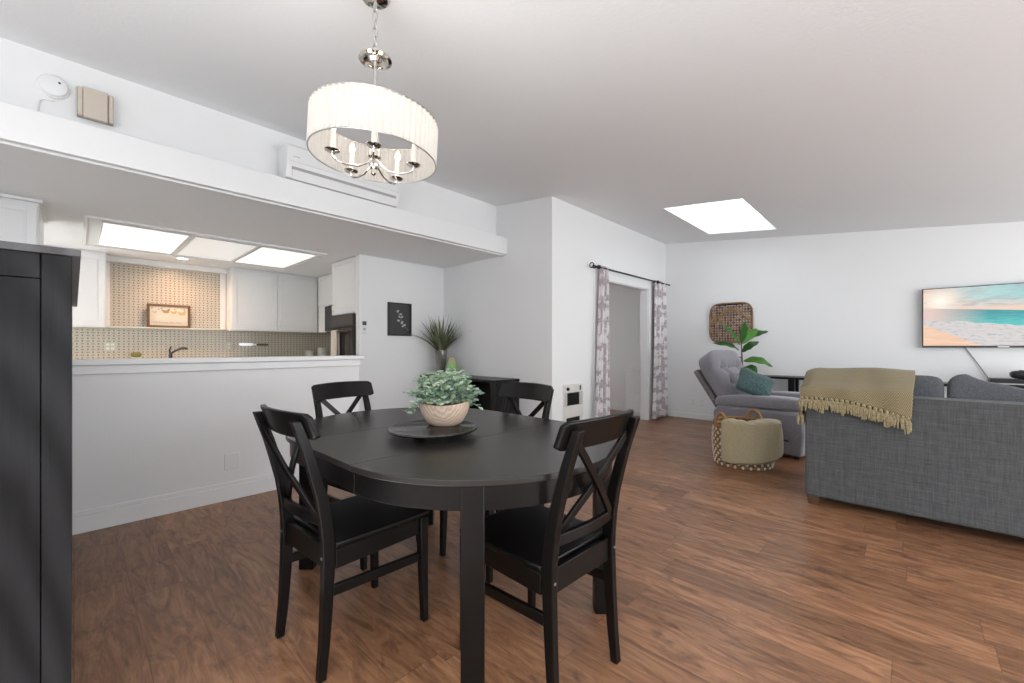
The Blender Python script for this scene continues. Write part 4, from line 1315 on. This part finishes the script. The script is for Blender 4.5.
g = MB().pillow((.24, .74, .68), .40, .42, 120, 60, None, cush)
g.xform(mb_ @ Matrix.Translation((.07, 0, .335)))
part(g, 'back_cushion', 'recliner', t, **kw)
for (yy, zz) in BT:
    part(MB().pillow((.014, .026, .026), 1, 1, 12, 8, mb_ @ Matrix.Translation((.142, yy, zz))), 'button', 'recliner_dark', t, **kw)
part(MB().tube([(.22, -.428, .20), (.22, -.445, .20), (.25, -.450, .195), (.33, -.452, .19)], [.012, .012, .011, .009], 8), 'lever', 'dark', t, **kw)
for (xx, yy) in ((-.36, -.34), (-.36, .34), (.36, -.34), (.36, .34)):
    part(MB().lathe([(0, 0), (.025, 0), (.03, .042), (0, .042)], 14, (xx, yy, 0)), 'foot', 'dark', t, **kw)


def tp(p):
    q = Vector(p); r = max(abs(q.x), abs(q.y)) / .175
    q.z *= max(.12, 1 - .55 * max(0, r - .35) ** 1.3)
    k = 1 - .10 * (1 - min(1, (abs(q.x) * abs(q.y)) / .03)); q.x *= k; q.y *= k
    return q


m = Matrix.Translation((-1.25, 5.20, .725)) @ Matrix.Rotation(math.radians(-8), 4, 'Z') @ Matrix.Rotation(math.radians(40), 4, 'Y') @ Matrix.Rotation(math.radians(22), 4, 'X') @ Matrix.Rotation(math.radians(30), 4, 'Z')
tag(MB().pillow((.37, .37, .15), .6, .28, 56, 20, m, tp).build('throw_pillow', 'teal', origin=(-1.255, 5.22, .62)), 'square teal cushion leaning in the lilac-grey armchair', 'cushion')

# ------------------------------------------------------------------ basket with a throw
bx_, by_ = -1.185, 4.50; BR, BH = .245, .42
t = thing('woven_basket', 'round rope basket with looped handles and white flecks, in front of the armchair', 'basket', (bx_, by_, 0))


def rad(z): return BR * (.93 + .09 * math.sin(min(1, z / BH) * PI * .9))


NR = 13
for i in range(NR):
    z = .015 + (BH - .03) * i / (NR - 1); pts = []
    for q in range(96):
        a = 2 * PI * q / 96; r = rad(z) + .010 * math.cos(24 * a + PI * (i % 2))
        pts.append((bx_ + r * math.cos(a), by_ + r * math.sin(a), z))
    part(MB().tube(pts, .0165, 6, True), 'coil', 'rope', t)
g = MB()
for k in range(48):
    a = 2 * PI * (k + .0) / 48
    for i in range(k % 2, NR - 2, 2):
        z = .015 + (BH - .03) * i / (NR - 1); r = rad(z) + .018
        if k % 2 == 0 or i % 2 == 1:
            g.pillow((.018, .022, .030), .8, .8, 8, 6, Matrix.Translation((bx_ + r * math.cos(a), by_ + r * math.sin(a), z)) @ Matrix.Rotation(a, 4, 'Z'))
part(g, 'white_flecks', 'ropewhite', t, 'white cord flecks woven through the rope')
part(MB().lathe([(0, 0), (BR * .92, 0), (BR * .92, .012), (0, .012)], 40, (bx_, by_, 0)), 'bottom', 'rope', t)
for a0 in (math.radians(236), math.radians(82)):
    pts = []
    for q in range(15):
        f = q / 14 * PI; w_ = .075 * math.cos(f); zz = BH - .06 + .135 * math.sin(f)
        r = BR * 1.0
        pts.append((bx_ + r * math.cos(a0) - w_ * math.sin(a0), by_ + r * math.sin(a0) + w_ * math.cos(a0), zz))
    part(MB().tube(pts, .0165, 8), 'handle', 'rope', t)


A0, A1 = math.radians(-110), math.radians(22)


def bt_fn(u, v):
    a = A0 + (A1 - A0) * u
    zb = .060 + .085 * u ** 1.5
    s = v
    if s < .72:
        f = s / .72; z = zb + (BH + .012 - zb) * f; r = rad(min(z, BH)) + .060 + .009 * math.sin(u * 15 + f * 2.2) * (.35 + .65 * f) + .007 * math.sin(u * 31 - f * 4) * f * f - .006 * math.sin(f * PI)
        r += .012 * u
    else:
        f = (s - .72) / .28; z = BH + .012 + .024 * math.sin(f * PI) - .04 * f + .006 * math.sin(u * 13) + .005 * math.sin(u * 31); r = rad(BH) + .058 - .22 * f
    return (bx_ + r * math.cos(a), by_ + r * math.sin(a), z)


t = thing('folded_throw', 'khaki throw hanging over the front of the rope basket', 'blanket', (bx_ + .1, by_ - .2, .2))
part(MB().grid(bt_fn, 50, 44), 'upper_fold', 'basket_throw', t, solid=.022, angle=80)


def bt2_fn(u, v):
    a = A0 + .02 + (A1 - A0) * u; zb = .048 + .055 * u ** 1.5
    z = zb + .12 * v; r = rad(z) + .043 + .004 * math.sin(u * 11)
    return (bx_ + r * math.cos(a), by_ + r * math.sin(a), z)


part(MB().grid(bt2_fn, 40, 8), 'under_fold', 'basket_throw', t, solid=.010, angle=80)

# ------------------------------------------------------------------ fiddle-leaf plant
cam_f, cam_r = Vector((-.6905, .7234, 0)), Vector((.7234, .6905, 0))


def at(px, py, d): return cam_f * d + cam_r * ((px - 512) / 418 * d) + Vector((0, 0, H + (347.3 - py) / 418 * d))


D = 5.62
base = at(741, 375, D); base.z = 0
t = thing('fiddle_leaf_plant', 'broad-leaved green plant standing behind the armchair', 'plant', base)
part(MB().lathe([(0, 0), (.13, 0), (.145, .02), (.17, .30), (.16, .30), (.15, .27), (0, .26)], 32, base), 'pot', 'pot', t)
part(MB().tube([base + Vector((0, 0, .26)), base + Vector((.01, 0, .55)), at(743, 378, D), at(742, 360, D), at(741.5, 343, D)], [.014, .013, .012, .010, .006], 8), 'stem', 'stem', t)
g = MB()


def big_leaf(b, tip, W, dn, droop=.0, twist=0.):
    d = tip - b; L = d.length; d.normalize(); up = Vector((0, 0, 1)); n0 = (up + cam_f * dn).normalized()
    s = d.cross(n0).normalized(); n = s.cross(d).normalized(); N = 14
    vs = []
    for i in range(N + 1):
        f = i / N
        w = W * (math.sin(PI * f ** .8) ** .75) * (.72 + .38 * f) if 0 < f < 1 else .004
        c = b + d * (L * f) + n * (droop * math.sin(PI * f))
        for k in (-1, -.5, 0, .5, 1):
            vs.append(c + s * (w * k) + n * (.16 * w * (abs(k) ** 1.4) + .006 * math.sin(f * 17 + k * 3) * abs(k)))
    fs = [(5 * i + k, 5 * i + k + 1, 5 * i + 6 + k, 5 * i + 5 + k) for i in range(N) for k in range(4)]
    g.add(vs, fs)


for (bp, tp_, W, dn, dr) in (
        ((740, 345, 0), (721.5, 324, -.10), .062, -1.0, .02), ((741, 344, 0), (757, 329, .10), .075, -.8, .03), ((744, 340, .04), (768, 331.5, .10), .052, -.9, .035),
        ((739, 350, 0), (713.5, 343.5, -.06), .058, -.9, .04), ((742, 352, 0), (759, 342, -.12), .062, -1.0, .03), ((741, 360, 0), (716, 352.5, .05), .055, -.9, .03),
        ((743, 361, 0), (772.5, 367, -.08), .085, -.75, .055), ((744, 367, 0), (757, 374, -.16), .085, -2.2, .03), ((740, 358, 0), (733, 362, .28), .07, -.5, .04), ((741, 343, 0), (745, 322, .15), .05, -1.4, .02),
        ((742, 372, 0), (752, 384, .25), .08, -1.2, .03)):
    big_leaf(at(bp[0], bp[1], D + bp[2]), at(tp_[0], tp_[1], D + tp_[2]), W, dn, dr)
part(g, 'leaves', 'fig', t, solid=.0015, angle=60)

# ------------------------------------------------------------------ far wall: woven tray, television, console
wx, wz, ww_, wh = -1.945, 1.495, .292, .292
t = thing('woven_wall_basket', 'square woven bamboo tray with a dark upper band hung on the far wall', 'wall basket', (wx, YF, wz))


def rr(a, k=1.):
    e = .42; c, s = math.cos(a), math.sin(a)
    return (wx + ww_ * k * math.copysign(abs(c) ** e, c), wz + wh * k * math.copysign(abs(s) ** e, s))


def inside(x, z): return (abs(x - wx) / ww_) ** (2 / .42) + (abs(z - wz) / wh) ** (2 / .42) < .96


part(MB().tube([(*[rr(2 * PI * q / 64)[0]], YF - .03, rr(2 * PI * q / 64)[1]) for q in range(64)], .011, 8, True), 'rim', 'bamboo', t)
N = 15; cell = 2 * ww_ / N
gv, gh = MB(), MB(); gd = MB()
for i in range(N):
    x = wx - ww_ + cell * (i + .5)
    for j in range(N):
        z = wz - wh + cell * (j + .5)
        if not inside(x, z): continue
        o = .004 if (i + j) % 2 else -.004
        mbv = gd if z > wz + wh * .80 else gv
        if not (j == N - 1 and i % 3 == 1) and not (z > wz + wh * .8 and i % 2 == 0): mbv.box(x - cell * .29, x + cell * .29, YF - .014 + o - .0015, YF - .014 + o + .0015, z - cell * .5, z + cell * .5)
        mbh = gd if z > wz + wh * .80 else gh
        mbh.box(x - cell * .5, x + cell * .5, YF - .014 - o - .0015, YF - .014 - o + .0015, z - cell * .28, z + cell * .28)
part(gv, 'upright_strips', 'bamboo_weave', t); part(gh, 'cross_strips', 'bamboo_weave', t); part(gd, 'dark_band', 'bamboo_dark', t, 'dark band along the top')
for (xa, za, xb, zb) in ((0, .235, .27, .03), (0, .235, -.27, -.02), (-.26, .12, -.10, .00), (.27, -.06, .10, -.2)):
    p0 = Vector((wx + xa, YF - .032, wz + za)); p1 = Vector((wx + xb, YF - .032, wz + zb)); d = p1 - p0
    m = Matrix.Rotation(-math.atan2(d.z, d.x), 3, 'Y')
    part(MB().obox((p0 + p1) / 2, (d.length, .004, .026), m), 'diagonal_strip', 'bamboo_light', t)

tx0, tx1, tz0, tz1 = .092, 1.285, 1.126, 1.794; ty = YF - .055
t = thing('television', 'flat television showing a beach at sunrise on the far wall', 'television', ((tx0 + tx1) / 2, ty, tz0))
part(bx(tx0, tx1, ty - .012, ty + .03, tz0, tz1), 'casing', 'dark', t, bevel=.004)
g = MB().grid(lambda u, v: (tx0 + .010 + (tx1 - tx0 - .02) * u, ty - .0135, tz0 + .022 + (tz1 - tz0 - .030) * v), 2, 2)
part(g, 'screen', 'screen', t)
part(bx(tx0, tx1, ty - .016, ty - .0125, tz0, tz0 + .020), 'bezel', 'darkm', t, bevel=.001)
part(bx(.66, .74, ty - .018, ty - .0162, tz0 + .004, tz0 + .015), 'emblem', 'nickel', t)
part(bx(.45, .95, ty + .031, YF - .001, 1.35, 1.6), 'wall_mount', 'iron', t)

cx0, cx1, cy0, cy1 = -1.50, 1.50, 6.36, 6.70
t = thing('console_table', 'long low black console table along the far wall behind the seating', 'table', (0, 6.53, 0))
part(bx(cx0, cx1, cy0, cy1, .715, .745), 'top', 'black', t, bevel=.003)
for xx in (cx0 + .04, -1.115, cx1 - .04):
    for yy in (cy0 + .04, cy1 - .04): part(bx(xx - .036, xx + .036, yy - .03, yy + .03, 0, .7145), 'leg', 'black', t, bevel=.003)
part(bx(cx0 + .02, cx1 - .02, cy0 + .02, cy1 - .02, .20, .225), 'shelf', 'black', t, bevel=.003)
t = thing('media_box', 'flat black box on the console under the television', 'media box', (.78, 6.5, .746))
part(bx(.58, 1.2, 6.40, 6.60, .746, .815), 'casing', 'dark', t, bevel=.006)
part(bx(.60, 1.18, 6.398, 6.3995, .76, .772), 'trim_strip', 'nickel', t)
t = thing('game_controller_stand', 'rounded black gadget lying on the flat black box', 'gadget', (.80, 6.5, .8155))
part(MB().pillow((.26, .14, .085), .6, .55, 28, 12, Matrix.Translation((.845, 6.49, .858))), 'body', 'dark', t)
part(MB().lathe([(0, 0), (.018, .002), (.016, .012), (0, .014)], 16, (.79, 6.47, .892)), 'knob', 'darkm', t)
t = thing('small_speaker', 'small dark wedge-shaped speaker behind the khaki throw', 'speaker', (-.34, 6.5, .746))
part(MB().loft([[(x, y, z) for y, z in ((6.44, .746), (6.56, .746), (6.55, .885), (6.48, .862))] for x in (-.40, -.27)]), 'casing', 'dark', t, bevel=.012)
part(bx(-.385, -.285, 6.425, 6.436, .76, .80), 'grille', 'iron', t)
tag(MB().tube([(.430, YF - .02, 1.14), (.435, YF - .018, 1.12), (.51, YF - .012, .98), (.60, YF - .012, .80), (.61, YF - .03, .745 + .01)], .005, 6).build('television_cable', 'cord', origin=(.45, YF - .02, .95)),
    'thin grey cable slanting down from the television to the console', 'cable')
